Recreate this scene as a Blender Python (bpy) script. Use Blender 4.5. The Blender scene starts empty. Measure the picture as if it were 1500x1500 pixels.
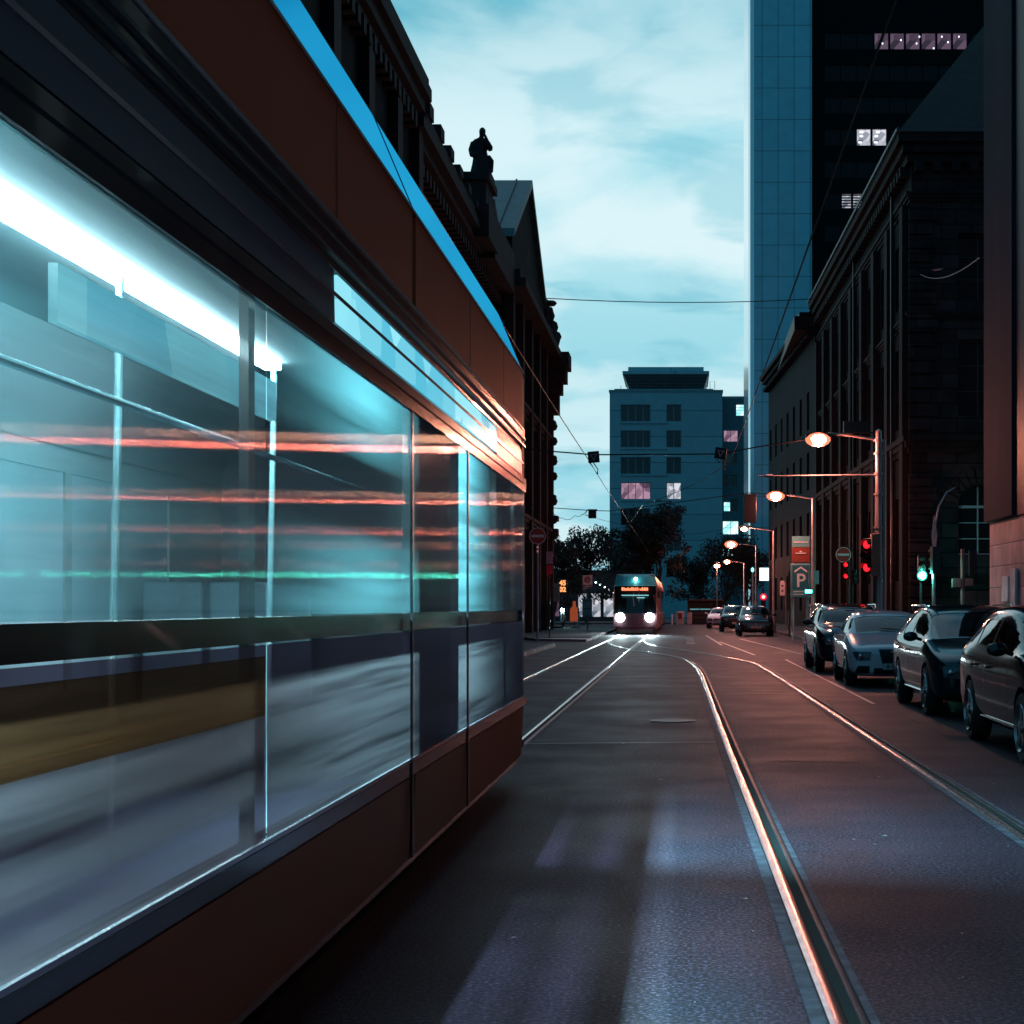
import bpy, bmesh, math, random
from mathutils import Vector, Matrix
from mathutils.bvhtree import BVHTree
random.seed(11)
S = bpy.context.scene
COL = S.collection
R = math.radians
PI = math.pi

# ------------------------------------------------------------------ camera
cd = bpy.data.cameras.new('camera'); cam = bpy.data.objects.new('camera', cd); COL.objects.link(cam)
cam.location = (0, 0, 1.5); cam.rotation_euler = (R(90), 0, 0)
cd.sensor_width = 36; cd.sensor_fit = 'HORIZONTAL'; cd.lens = 2300 / 1500 * 36
cd.shift_x = -250 / 1500; cd.shift_y = 138 / 1500
cd.clip_start = .05; cd.clip_end = 3000
S.camera = cam

# ------------------------------------------------------------------ sky after sunset: bright cloudy west (+Y), deep blue overhead and behind
W = bpy.data.worlds.new('World'); S.world = W; W.use_nodes = True
wn = W.node_tree.nodes; wl = W.node_tree.links; wn.clear()
def N(nodes, t, **k):
    n = nodes.new(t)
    for a, b in k.items(): setattr(n, a, b)
    return n
def ramp(nodes, pts, interp='LINEAR'):
    r = nodes.new('ShaderNodeValToRGB'); cr = r.color_ramp; cr.interpolation = interp
    while len(cr.elements) < len(pts): cr.elements.new(.5)
    for e, (p, c) in zip(cr.elements, pts):
        e.position = p; e.color = tuple(c) + (1,) if len(c) == 3 else c
    return r
def mth(nodes, links, op, a, b=None, c=None, clamp=False):
    n = nodes.new('ShaderNodeMath'); n.operation = op; n.use_clamp = clamp
    for i, v in enumerate((a, b, c)):
        if v is None: continue
        if isinstance(v, (int, float)): n.inputs[i].default_value = v
        else: links.new(v, n.inputs[i])
    return n.outputs[0]
def mixc(nodes, links, f, a, b, mode='MIX'):
    n = nodes.new('ShaderNodeMix'); n.data_type = 'RGBA'; n.blend_type = mode
    for i, v in ((0, f), (6, a), (7, b)):
        if isinstance(v, (int, float)): n.inputs[i].default_value = v
        elif isinstance(v, tuple): n.inputs[i].default_value = v + (1,)
        else: links.new(v, n.inputs[i])
    return n.outputs[2]
tc = N(wn, 'ShaderNodeTexCoord'); sx = N(wn, 'ShaderNodeSeparateXYZ'); wl.new(tc.outputs['Generated'], sx.inputs[0])
X_, Y_, Z_ = sx.outputs
zz = mth(wn, wl, 'MAXIMUM', Z_, .0)
den = mth(wn, wl, 'ADD', zz, .16)
cv = N(wn, 'ShaderNodeCombineXYZ')
wl.new(mth(wn, wl, 'DIVIDE', X_, den), cv.inputs[0]); wl.new(mth(wn, wl, 'DIVIDE', Y_, den), cv.inputs[1])
n1 = N(wn, 'ShaderNodeTexNoise'); n1.inputs['Scale'].default_value = 1.9; n1.inputs['Detail'].default_value = 8; n1.inputs['Roughness'].default_value = .52; n1.inputs['Distortion'].default_value = .35
wl.new(cv.outputs[0], n1.inputs['Vector'])
# west sky colour by elevation: pale near 8-14 degrees, more teal higher and at the horizon
el = ramp(wn, [(0, (.34, .72, .84)), (.08, (.42, .78, .88)), (.13, (.36, .73, .83)), (.22, (.62, .87, .93)), (.29, (.56, .84, .91)), (.37, (.15, .54, .67)), (.5, (.03, .34, .50)), (.75, (.002, .24, .50)), (1, (.001, .20, .43))])
wl.new(zz, el.inputs[0])
cl = ramp(wn, [(.37, (0, 0, 0)), (.55, (1, 1, 1))], 'EASE'); wl.new(n1.outputs[0], cl.inputs[0])
dk = mixc(wn, wl, 1.0, el.outputs[0], (.70, .89, .93), 'MULTIPLY')
br = mixc(wn, wl, .38, el.outputs[0], (.85, .97, 1.0))
n2 = N(wn, 'ShaderNodeTexNoise'); n2.inputs['Scale'].default_value = 3.4; n2.inputs['Detail'].default_value = 7; n2.inputs['Roughness'].default_value = .5; n2.inputs['Distortion'].default_value = .5; wl.new(cv.outputs[0], n2.inputs['Vector'])
pc = ramp(wn, [(.50, (1, 1, 1)), (.66, (.62, .82, .87))], 'EASE'); wl.new(n2.outputs[0], pc.inputs[0])
west = mixc(wn, wl, 1.0, mixc(wn, wl, cl.outputs[0], dk, br), pc.outputs[0], 'MULTIPLY')
east = mixc(wn, wl, cl.outputs[0], (.018, .115, .19), (.035, .165, .26))
ff = N(wn, 'ShaderNodeMapRange'); ff.interpolation_type = 'SMOOTHSTEP'
wl.new(Y_, ff.inputs[0]); ff.inputs[1].default_value = .1; ff.inputs[2].default_value = .9
skyc = mixc(wn, wl, ff.outputs[0], east, west)
sky = N(wn, 'ShaderNodeTexSky', sky_type='NISHITA'); sky.sun_disc = False; sky.sun_elevation = R(1.0); sky.sun_rotation = R(0)
bg1 = N(wn, 'ShaderNodeBackground'); wl.new(skyc, bg1.inputs[0]); bg1.inputs[1].default_value = 1.0
bg2 = N(wn, 'ShaderNodeBackground'); wl.new(sky.outputs[0], bg2.inputs[0]); bg2.inputs[1].default_value = .004
ad = N(wn, 'ShaderNodeAddShader'); wl.new(bg1.outputs[0], ad.inputs[0]); wl.new(bg2.outputs[0], ad.inputs[1])
wo = N(wn, 'ShaderNodeOutputWorld'); wl.new(ad.outputs[0], wo.inputs[0])

sd = bpy.data.lights.new('sun', 'SUN'); sd.energy = .03; sd.angle = R(30); sd.color = (1, .8, .7)
so = bpy.data.objects.new('sun', sd); COL.objects.link(so); so.rotation_euler = (R(80), 0, R(180)); so.location = (0, 0, 60)

S.view_settings.view_transform = 'Standard'; S.view_settings.look = 'None'; S.view_settings.exposure = 0; S.view_settings.gamma = 1
S.render.engine = 'CYCLES'
S.cycles.use_denoising = True
S.cycles.max_bounces = 8; S.cycles.transparent_max_bounces = 24
S.cycles.sample_clamp_indirect = 4
S.cycles.caustics_reflective = False; S.cycles.caustics_refractive = False

# ------------------------------------------------------------------ materials
MC = {}
def mat(name, col, rough=.6, metal=0, var=.25, vscale=3, bump=0, bscale=40, coat=0, em=None, es=0, spec=.5, streak=False):
    if name in MC: return MC[name]
    m = bpy.data.materials.new(name); m.use_nodes = True; MC[name] = m
    nt = m.node_tree; nd = nt.nodes; lk = nt.links; b = nd['Principled BSDF']
    b.inputs['Roughness'].default_value = rough; b.inputs['Metallic'].default_value = metal
    b.inputs['Coat Weight'].default_value = coat; b.inputs['Coat Roughness'].default_value = .04
    b.inputs['Specular IOR Level'].default_value = spec
    t = nd.new('ShaderNodeTexCoord')
    if var:
        n = nd.new('ShaderNodeTexNoise'); n.inputs['Scale'].default_value = vscale; n.inputs['Detail'].default_value = 5
        if streak:
            mp = nd.new('ShaderNodeMapping'); mp.inputs['Scale'].default_value = (1, 1, .12); lk.new(t.outputs['Object'], mp.inputs[0]); lk.new(mp.outputs[0], n.inputs['Vector'])
        else: lk.new(t.outputs['Object'], n.inputs['Vector'])
        a = tuple(min(1, c * (1 - var)) for c in col); d = tuple(min(1, c * (1 + var)) for c in col)
        r = ramp(nd, [(.3, a), (.7, d)]); lk.new(n.outputs[0], r.inputs[0]); lk.new(r.outputs[0], b.inputs['Base Color'])
    else: b.inputs['Base Color'].default_value = col + (1,)
    if bump:
        n = nd.new('ShaderNodeTexNoise'); n.inputs['Scale'].default_value = bscale; n.inputs['Detail'].default_value = 4; lk.new(t.outputs['Object'], n.inputs['Vector'])
        bp = nd.new('ShaderNodeBump'); bp.inputs['Strength'].default_value = bump; bp.inputs['Distance'].default_value = .02
        lk.new(n.outputs[0], bp.inputs['Height']); lk.new(bp.outputs[0], b.inputs['Normal'])
    if em:
        b.inputs['Emission Color'].default_value = em + (1,); b.inputs['Emission Strength'].default_value = es
    return m
def stone(name, col, bw=1.4, bh=.55, mortar=.02, rough=.85, depth=.5, off=.5, var=.35, mott=.4):
    if name in MC: return MC[name]
    m = bpy.data.materials.new(name); m.use_nodes = True; MC[name] = m
    nt = m.node_tree; nd = nt.nodes; lk = nt.links; b = nd['Principled BSDF']; b.inputs['Roughness'].default_value = rough; b.inputs['Specular IOR Level'].default_value = .15
    t = nd.new('ShaderNodeTexCoord'); s = nd.new('ShaderNodeSeparateXYZ'); lk.new(t.outputs['Object'], s.inputs[0])
    c = nd.new('ShaderNodeCombineXYZ'); lk.new(mth(nd, lk, 'ADD', s.outputs[0], s.outputs[1]), c.inputs[0]); lk.new(s.outputs[2], c.inputs[1])
    k = nd.new('ShaderNodeTexBrick'); lk.new(c.outputs[0], k.inputs['Vector']); k.offset = off
    k.inputs['Scale'].default_value = 1; k.inputs['Brick Width'].default_value = bw; k.inputs['Row Height'].default_value = bh
    k.inputs['Mortar Size'].default_value = mortar; k.inputs['Mortar Smooth'].default_value = .3
    k.inputs['Color1'].default_value = tuple(x * (1 - var) for x in col) + (1,); k.inputs['Color2'].default_value = tuple(x * (1 + var) for x in col) + (1,)
    k.inputs['Mortar'].default_value = tuple(x * .35 for x in col) + (1,)
    n = nd.new('ShaderNodeTexNoise'); n.inputs['Scale'].default_value = .9; n.inputs['Detail'].default_value = 8; lk.new(t.outputs['Object'], n.inputs['Vector'])
    r = ramp(nd, [(.3, (1 - mott * 1.3,) * 3), (.7, (1 + mott * .6,) * 3)]); lk.new(n.outputs[0], r.inputs[0])
    lk.new(mixc(nd, lk, 1.0, k.outputs['Color'], r.outputs[0], 'MULTIPLY'), b.inputs['Base Color'])
    n2 = nd.new('ShaderNodeTexNoise'); n2.inputs['Scale'].default_value = 14; n2.inputs['Detail'].default_value = 5; lk.new(t.outputs['Object'], n2.inputs['Vector'])
    h = mth(nd, lk, 'SUBTRACT', mth(nd, lk, 'MULTIPLY', n2.outputs[0], .35), k.outputs['Fac'])
    bp = nd.new('ShaderNodeBump'); bp.inputs['Strength'].default_value = depth; bp.inputs['Distance'].default_value = .04
    lk.new(h, bp.inputs['Height']); lk.new(bp.outputs[0], b.inputs['Normal'])
    return m
def asphalt(name, col, rlo=.56, rhi=.68, patch=.16):
    m = bpy.data.materials.new(name); m.use_nodes = True; MC[name] = m
    nt = m.node_tree; nd = nt.nodes; lk = nt.links; b = nd['Principled BSDF']
    t = nd.new('ShaderNodeTexCoord')
    def no(sc, de=4, ro=.55):
        n = nd.new('ShaderNodeTexNoise'); n.inputs['Scale'].default_value = sc; n.inputs['Detail'].default_value = de; n.inputs['Roughness'].default_value = ro; lk.new(t.outputs['Object'], n.inputs['Vector']); return n.outputs[0]
    big = ramp(nd, [(.3, (1 - patch,) * 3), (.7, (1 + patch,) * 3)]); lk.new(no(.5, 6), big.inputs[0])
    fin = ramp(nd, [(.38, (.12, .12, .13)), (.5, (.75, .75, .75)), (.58, (1.7, 1.7, 1.7)), (.66, (4.5, 4.5, 4.6))]); b.inputs['Specular IOR Level'].default_value = .22; lk.new(no(48, 3, .75), fin.inputs[0])
    c = mixc(nd, lk, 1.0, col, big.outputs[0], 'MULTIPLY'); c = mixc(nd, lk, 1.0, c, fin.outputs[0], 'MULTIPLY')
    v = nd.new('ShaderNodeTexVoronoi'); v.feature = 'DISTANCE_TO_EDGE'; v.inputs['Scale'].default_value = .33
    st_ = ramp(nd, [(.30, (.72, .72, .72)), (.42, (1, 1, 1))]); lk.new(no(.22, 7, .62), st_.inputs[0]); c = mixc(nd, lk, 1.0, c, st_.outputs[0], 'MULTIPLY')
    wv = nd.new('ShaderNodeVectorMath'); wv.operation = 'ADD'; nn = nd.new('ShaderNodeTexNoise'); nn.inputs['Scale'].default_value = 1.5; nn.inputs['Detail'].default_value = 5; lk.new(t.outputs['Object'], nn.inputs['Vector'])
    lk.new(t.outputs['Object'], wv.inputs[0]); lk.new(nn.outputs['Color'], wv.inputs[1]); lk.new(wv.outputs[0], v.inputs['Vector'])
    cr = ramp(nd, [(.0, (.55, .55, .55)), (.005, (1, 1, 1))]); lk.new(v.outputs[0], cr.inputs[0])
    lk.new(mixc(nd, lk, 1.0, c, cr.outputs[0], 'MULTIPLY'), b.inputs['Base Color'])
    mr = nd.new('ShaderNodeMapRange'); lk.new(no(.8, 5), mr.inputs[0]); mr.inputs[1].default_value = .35; mr.inputs[2].default_value = .65; mr.inputs[3].default_value = rlo; mr.inputs[4].default_value = rhi
    lk.new(mr.outputs[0], b.inputs['Roughness'])
    bp = nd.new('ShaderNodeBump'); bp.inputs['Strength'].default_value = .3; bp.inputs['Distance'].default_value = .008
    lk.new(no(48, 3, .7), bp.inputs['Height']); lk.new(bp.outputs[0], b.inputs['Normal'])
    return m
def glassy(name, tint, refl_rough=.02, aniso=0, ior=1.5, add=0.0, gcol=(1, 1, 1), haze=None):
    """thin pane: see-through with fresnel reflection"""
    m = bpy.data.materials.new(name); m.use_nodes = True; MC[name] = m
    nt = m.node_tree; nd = nt.nodes; lk = nt.links; nd.clear()
    o = nd.new('ShaderNodeOutputMaterial'); tr = nd.new('ShaderNodeBsdfTransparent'); tr.inputs[0].default_value = tint + (1,)
    g = nd.new('ShaderNodeBsdfAnisotropic'); g.inputs['Color'].default_value = gcol + (1,); g.inputs['Roughness'].default_value = refl_rough
    if aniso:
        g.inputs['Anisotropy'].default_value = aniso; c = nd.new('ShaderNodeCombineXYZ'); c.inputs[2].default_value = 1; lk.new(c.outputs[0], g.inputs['Tangent'])
    f = nd.new('ShaderNodeFresnel'); ge = nd.new('ShaderNodeNewGeometry')
    lk.new(mth(nd, lk, 'ADD', ior, mth(nd, lk, 'MULTIPLY', ge.outputs['Backfacing'], 1 / ior - ior)), f.inputs[0])
    fc = mth(nd, lk, 'ADD', f.outputs[0], add, clamp=True)
    base = tr.outputs[0]
    if haze:   # painted motion haze and reflections: milky film varying in long streaks along the vehicle
        lo_, hi_, mc, sc = haze
        t = nd.new('ShaderNodeTexCoord'); mp = nd.new('ShaderNodeMapping'); mp.inputs['Scale'].default_value = sc; lk.new(t.outputs['Object'], mp.inputs[0])
        n = nd.new('ShaderNodeTexNoise'); n.inputs['Scale'].default_value = 1; n.inputs['Detail'].default_value = 5; n.inputs['Roughness'].default_value = .6; lk.new(mp.outputs[0], n.inputs['Vector'])
        mr = nd.new('ShaderNodeMapRange'); mr.interpolation_type = 'SMOOTHSTEP'; lk.new(n.outputs[0], mr.inputs[0]); mr.inputs[1].default_value = .36; mr.inputs[2].default_value = .66; mr.inputs[3].default_value = lo_; mr.inputs[4].default_value = hi_
        tl = nd.new('ShaderNodeBsdfTranslucent'); tl.inputs[0].default_value = mc + (1,)
        m2 = nd.new('ShaderNodeMixShader'); lk.new(mr.outputs[0], m2.inputs[0]); lk.new(tr.outputs[0], m2.inputs[1]); lk.new(tl.outputs[0], m2.inputs[2]); base = m2.outputs[0]
    mx = nd.new('ShaderNodeMixShader'); lk.new(fc, mx.inputs[0]); lk.new(base, mx.inputs[1]); lk.new(g.outputs[0], mx.inputs[2]); lk.new(mx.outputs[0], o.inputs[0])
    return m
def glow(name, col, s):
    if name in MC: return MC[name]
    return mat(name, (.02, .02, .02), .5, var=0, em=col, es=s)

# ------------------------------------------------------------------ mesh builder
class MB:
    def __init__(s): s.v = []; s.f = []
    def quad(s, *p):
        i = len(s.v); s.v += [tuple(q) for q in p]; s.f.append(tuple(range(i, i + len(p)))); return s
    def box(s, x0, x1, y0, y1, z0, z1):
        i = len(s.v)
        s.v += [(x0, y0, z0), (x1, y0, z0), (x1, y1, z0), (x0, y1, z0), (x0, y0, z1), (x1, y0, z1), (x1, y1, z1), (x0, y1, z1)]
        s.f += [tuple(i + k for k in q) for q in ((0, 3, 2, 1), (4, 5, 6, 7), (0, 1, 5, 4), (1, 2, 6, 5), (2, 3, 7, 6), (3, 0, 4, 7))]; return s
    def prism(s, poly, axis, a, b):
        """poly of 2D points extruded along axis from a to b"""
        def P(p, t): return {'x': (t, p[0], p[1]), 'y': (p[0], t, p[1]), 'z': (p[0], p[1], t)}[axis]
        i = len(s.v); n = len(poly)
        s.v += [P(p, a) for p in poly] + [P(p, b) for p in poly]
        s.f.append(tuple(range(i, i + n))[::-1]); s.f.append(tuple(range(i + n, i + 2 * n)))
        for k in range(n): s.f.append((i + k, i + (k + 1) % n, i + n + (k + 1) % n, i + n + k))
        return s
    def tube(s, pts, r, seg=8):
        pts = [Vector(p) for p in pts]; n = len(pts); rr = r if isinstance(r, (list, tuple)) else [r] * n
        i0 = len(s.v); up = None
        for k, p in enumerate(pts):
            d = (pts[min(k + 1, n - 1)] - pts[max(k - 1, 0)]).normalized()
            if up is None: up = Vector((0, 0, 1)) if abs(d.z) < .9 else Vector((1, 0, 0))
            a = d.cross(up).normalized(); b = a.cross(d).normalized(); up = b
            for q in range(seg):
                t = 2 * PI * q / seg; s.v.append(tuple(p + (a * math.cos(t) + b * math.sin(t)) * rr[k]))
        for k in range(n - 1):
            for q in range(seg):
                a = i0 + k * seg + q; b = i0 + k * seg + (q + 1) % seg; s.f.append((a, b, b + seg, a + seg))
        s.f.append(tuple(i0 + q for q in range(seg))); s.f.append(tuple(i0 + (n - 1) * seg + q for q in range(seg))[::-1]); return s
    def lathe(s, prof, c=(0, 0, 0), axis='z', seg=20):
        """prof: (radius, height) list"""
        i0 = len(s.v)
        for r, h in prof:
            for q in range(seg):
                t = 2 * PI * q / seg; a, b = r * math.cos(t), r * math.sin(t)
                p = {'z': (a, b, h), 'x': (h, a, b), 'y': (a, h, b)}[axis]; s.v.append((p[0] + c[0], p[1] + c[1], p[2] + c[2]))
        for k in range(len(prof) - 1):
            for q in range(seg):
                a = i0 + k * seg + q; b = i0 + k * seg + (q + 1) % seg; s.f.append((a, b, b + seg, a + seg))
        s.f.append(tuple(i0 + q for q in range(seg))); s.f.append(tuple(i0 + (len(prof) - 1) * seg + q for q in range(seg))[::-1]); return s
    def ball(s, c, r, seg=12):
        rx, ry, rz = (r, r, r) if isinstance(r, (int, float)) else r
        i0 = len(s.v); m = seg // 2
        for k in range(m + 1):
            ph = PI * (k + .02) / (m + .04)
            for q in range(seg):
                t = 2 * PI * q / seg; s.v.append((c[0] + rx * math.sin(ph) * math.cos(t), c[1] + ry * math.sin(ph) * math.sin(t), c[2] + rz * math.cos(ph)))
        for k in range(m):
            for q in range(seg):
                a = i0 + k * seg + q; b = i0 + k * seg + (q + 1) % seg; s.f.append((a, b, b + seg, a + seg))
        s.f.append(tuple(i0 + q for q in range(seg))[::-1]); s.f.append(tuple(i0 + m * seg + q for q in range(seg))); return s
    def add(s, o, M=None):
        i = len(s.v); s.v += [tuple(M @ Vector(v)) if M else v for v in o.v]; s.f += [tuple(i + k for k in f) for f in o.f]; return s
    def mesh(s, name, smooth=True):
        me = bpy.data.meshes.new(name); me.from_pydata(s.v, [], s.f); me.update()
        bm = bmesh.new(); bm.from_mesh(me); bmesh.ops.recalc_face_normals(bm, faces=bm.faces); bm.to_mesh(me); bm.free()
        if smooth: smo(me)
        return me
def smo(me, ang=35):
    me.polygons.foreach_set('use_smooth', [True] * len(me.polygons)); me.set_sharp_from_angle(angle=R(ang)); me.update()
def link(o, parent=None, o_=None, rot=None):
    COL.objects.link(o)
    if parent is not None: o.parent = parent
    if o_ is not None: o.location = Vector(o_) - (parent.matrix_basis.translation if parent is not None else Vector())
    if rot is not None: o.rotation_euler = rot if isinstance(rot, (tuple, list)) else (0, 0, rot)
    return o
def thing(name, label, cat, loc=(0, 0, 0), rz=0, group=None):
    o = bpy.data.objects.new(name, None); COL.objects.link(o); o.location = loc; o.rotation_euler = (0, 0, rz); o.empty_display_size = .2
    o['label'] = label; o['category'] = cat
    if group: o['group'] = group
    return o
def part(name, mb, m, parent, o_=None, rot=None, label=None, bevel=0, smooth=True):
    me = mb.mesh(name, smooth) if isinstance(mb, MB) else mb
    if m is not None:
        me.materials.clear(); me.materials.append(m)
    o = bpy.data.objects.new(name, me); link(o, parent, o_, rot)
    if label: o['label'] = label
    if bevel:
        b = o.modifiers.new('bevel', 'BEVEL'); b.width = bevel; b.segments = 2; b.limit_method = 'ANGLE'
    return o
def solo(name, mb, m, label, cat, loc=(0, 0, 0), rot=None, group=None, bevel=0, kind=None):
    o = part(name, mb, m, None, loc, rot, bevel=bevel); o['label'] = label; o['category'] = cat
    if group: o['group'] = group
    if kind: o['kind'] = kind
    return o
def struct(name, mb, m, loc=(0, 0, 0), smooth=False):
    o = part(name, mb, m, None, loc, smooth=smooth); o['kind'] = 'structure'; return o
def copy_tree(o, parent=None):
    c = o.copy(); COL.objects.link(c); c.parent = parent
    for ch in list(o.children): copy_tree(ch, c)
    return c
def text(s, size, depth=.01, bold=0):
    cu = bpy.data.curves.new('t', 'FONT'); cu.body = s; cu.size = size; cu.align_x = 'CENTER'; cu.align_y = 'CENTER'; cu.extrude = depth / 2; cu.offset = bold
    ob = bpy.data.objects.new('t', cu); COL.objects.link(ob); dg = bpy.context.evaluated_depsgraph_get()
    me = ob.evaluated_get(dg).to_mesh(); mb = MB(); mb.v = [(v.co.x, -v.co.z, v.co.y) for v in me.vertices]; mb.f = [tuple(p.vertices) for p in me.polygons]
    ob.evaluated_get(dg).to_mesh_clear(); bpy.data.objects.remove(ob); bpy.data.curves.remove(cu); return mb
def smooth_path(pts, n=8):
    out = []
    P = [pts[0]] + list(pts) + [pts[-1]]
    for i in range(1, len(P) - 2):
        p0, p1, p2, p3 = [Vector(q) for q in P[i - 1:i + 3]]
        for k in range(n):
            t = k / n; out.append(.5 * ((2 * p1) + (p2 - p0) * t + (2 * p0 - 5 * p1 + 4 * p2 - p3) * t * t + (3 * p1 - p0 - 3 * p2 + p3) * t ** 3))
    out.append(Vector(P[-2])); return out
def ribbon(mb, path, prof):
    """prof: list of (offset to the right, z) swept along a ground path"""
    i0 = len(mb.v); n = len(path); m = len(prof)
    for k, p in enumerate(path):
        d = (Vector(path[min(k + 1, n - 1)]) - Vector(path[max(k - 1, 0)])).normalized(); r = Vector((d.y, -d.x))
        for o, z in prof: mb.v.append((p[0] + r.x * o, p[1] + r.y * o, z))
    for k in range(n - 1):
        for q in range(m - 1):
            a = i0 + k * m + q; mb.f.append((a, a + 1, a + m + 1, a + m))
    return mb
# ------------------------------------------------------------------ common materials
M_asph = asphalt('asphalt', (.041, .023, .038)); M_asph2 = asphalt('asphalt_new', (.030, .019, .027), .56, .68, .15)
M_pave = stone('paving', (.12, .11, .12), .35, .35, .012, .7, .3)
M_kerb = stone('kerbstone', (.22, .2, .21), 1.0, .5, .01, .6, .3)
M_conc = mat('concrete_strip', (.075, .055, .08), .7, var=.6, vscale=9, bump=.3, bscale=60)
M_rail = mat('rail_steel', (.62, .56, .58), .24, 1, var=.2, vscale=9, bump=.04, bscale=30)
M_groove = mat('groove_black', (.004, .004, .004), .9, var=0)
M_line = mat('road_paint', (.55, .5, .5), .5, var=.4, vscale=8)
M_tar = mat('tar', (.012, .012, .014), .35, var=.3)
M_steel = mat('galvanised_steel', (.35, .33, .34), .34, .8, var=.2, vscale=8)
M_dark = mat('dark_metal', (.02, .02, .023), .4, .3, var=.2)
M_black = mat('black_plastic', (.008, .008, .009), .45, var=0)
M_wire = mat('wire', (.01, .01, .012), .5, .5, var=0)
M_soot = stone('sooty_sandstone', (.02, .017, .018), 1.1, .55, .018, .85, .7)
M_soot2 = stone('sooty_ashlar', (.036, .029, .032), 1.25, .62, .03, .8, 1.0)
M_trim = mat('sooty_trim', (.021, .018, .02), .8, spec=.15, var=.4, vscale=2, bump=.5, bscale=9, streak=True)
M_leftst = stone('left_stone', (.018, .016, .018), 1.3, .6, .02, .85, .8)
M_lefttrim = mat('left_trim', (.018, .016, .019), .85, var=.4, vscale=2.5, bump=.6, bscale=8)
M_slate = stone('slate_roof', (.010, .011, .013), .3, .2, .01, .5, .3)
M_coproof = mat('copper_roof', (.05, .12, .13), .5, var=.3, vscale=1.5, streak=True)
M_dglass = mat('dark_window', (.008, .012, .015), .06, var=0, spec=.8)
M_frame = mat('window_frame', (.45, .45, .47), .5, var=.15)
M_dframe = mat('dark_frame', (.03, .032, .035), .5, var=.1)
def litmat(name, c1, c2, s, sc=1.2):
    m = bpy.data.materials.new(name); m.use_nodes = True; nd = m.node_tree.nodes; lk = m.node_tree.links; b = nd['Principled BSDF']
    b.inputs['Base Color'].default_value = (.02, .02, .02, 1); b.inputs['Roughness'].default_value = .15
    t = nd.new('ShaderNodeTexCoord'); n = nd.new('ShaderNodeTexVoronoi'); n.inputs['Scale'].default_value = sc; lk.new(t.outputs['Object'], n.inputs['Vector'])
    r = ramp(nd, [(.2, c1), (.75, c2)]); lk.new(n.outputs['Color'], r.inputs[0]); lk.new(r.outputs[0], b.inputs['Emission Color']); b.inputs['Emission Strength'].default_value = s
    return m
M_litpink = litmat('lit_window_pink', (.10, .05, .09), (.62, .36, .50), .8)
M_litcool = litmat('lit_window_cool', (.25, .8, .85), (.9, 1, 1), 1.3, .9)
M_litdim = litmat('lit_window_dim', (.03, .02, .035), (.28, .17, .27), .55)
M_litwhite = litmat('lit_window_white', (.05, .10, .14), (.9, .9, 1), .8, 1.8)
M_tealspot = glow('teal_glint', (.02, .35, .5), .35)  # faint glow stands in for teal reflections on a few dark panes

# ------------------------------------------------------------------ ground, road, tracks
struct('ground', MB().box(-400, 400, -120, 700, -.6, -.03), mat('earth', (.03, .03, .03), .9))
struct('road', MB().quad((-7.6, -90, 0), (5.6, -90, 0), (5.6, 300, 0), (-7.6, 300, 0)), M_asph)
struct('cross_street', MB().quad((5.6, 38.5, -.004), (60, 38.5, -.004), (60, 61, -.004), (5.6, 61, -.004)).quad((-60, 98, -.004), (-7.6, 98, -.004), (-7.6, 112, -.004), (-60, 112, -.004)), M_asph2)
struct('road_patch', MB().quad((3.0, 6, .004), (5.15, 6, .004), (5.15, 38, .004), (3.0, 38, .004)), M_asph2)
def pavement(name, x0, x1, y0, y1, h=.13, kerb='r'):
    """raised slab with kerb stones on its road side"""
    struct(name, MB().box(x0 + (.16 if kerb == 'l' else 0), x1 - (.16 if kerb == 'r' else 0), y0, y1, -.02, h), M_pave)
    k = MB().box(x1 - .155, x1, y0, y1, -.02, h + .003) if kerb == 'r' else MB().box(x0, x0 + .155, y0, y1, -.02, h + .003)
    struct('kerb', k, M_kerb)
pavement('pavement', -14, -4.7, -60, 58)
pavement('pavement', -14, -4.05, 70, 97)
pavement('pavement', 5.2, 12, -60, 38.2, kerb='l')
pavement('pavement', 5.2, 14, 61.5, 126, kerb='l')
pavement('pavement', -30, 20, 132, 199, .1)
mb = MB(); mb.prism([(-4.06, 66), (-4.05, 70), (-7, 70), (-6.4, 68)], 'z', -.02, .10)
struct('kerb_ramp', mb, mat('pale_kerb', (.4, .38, .4), .6, var=.3))

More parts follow.
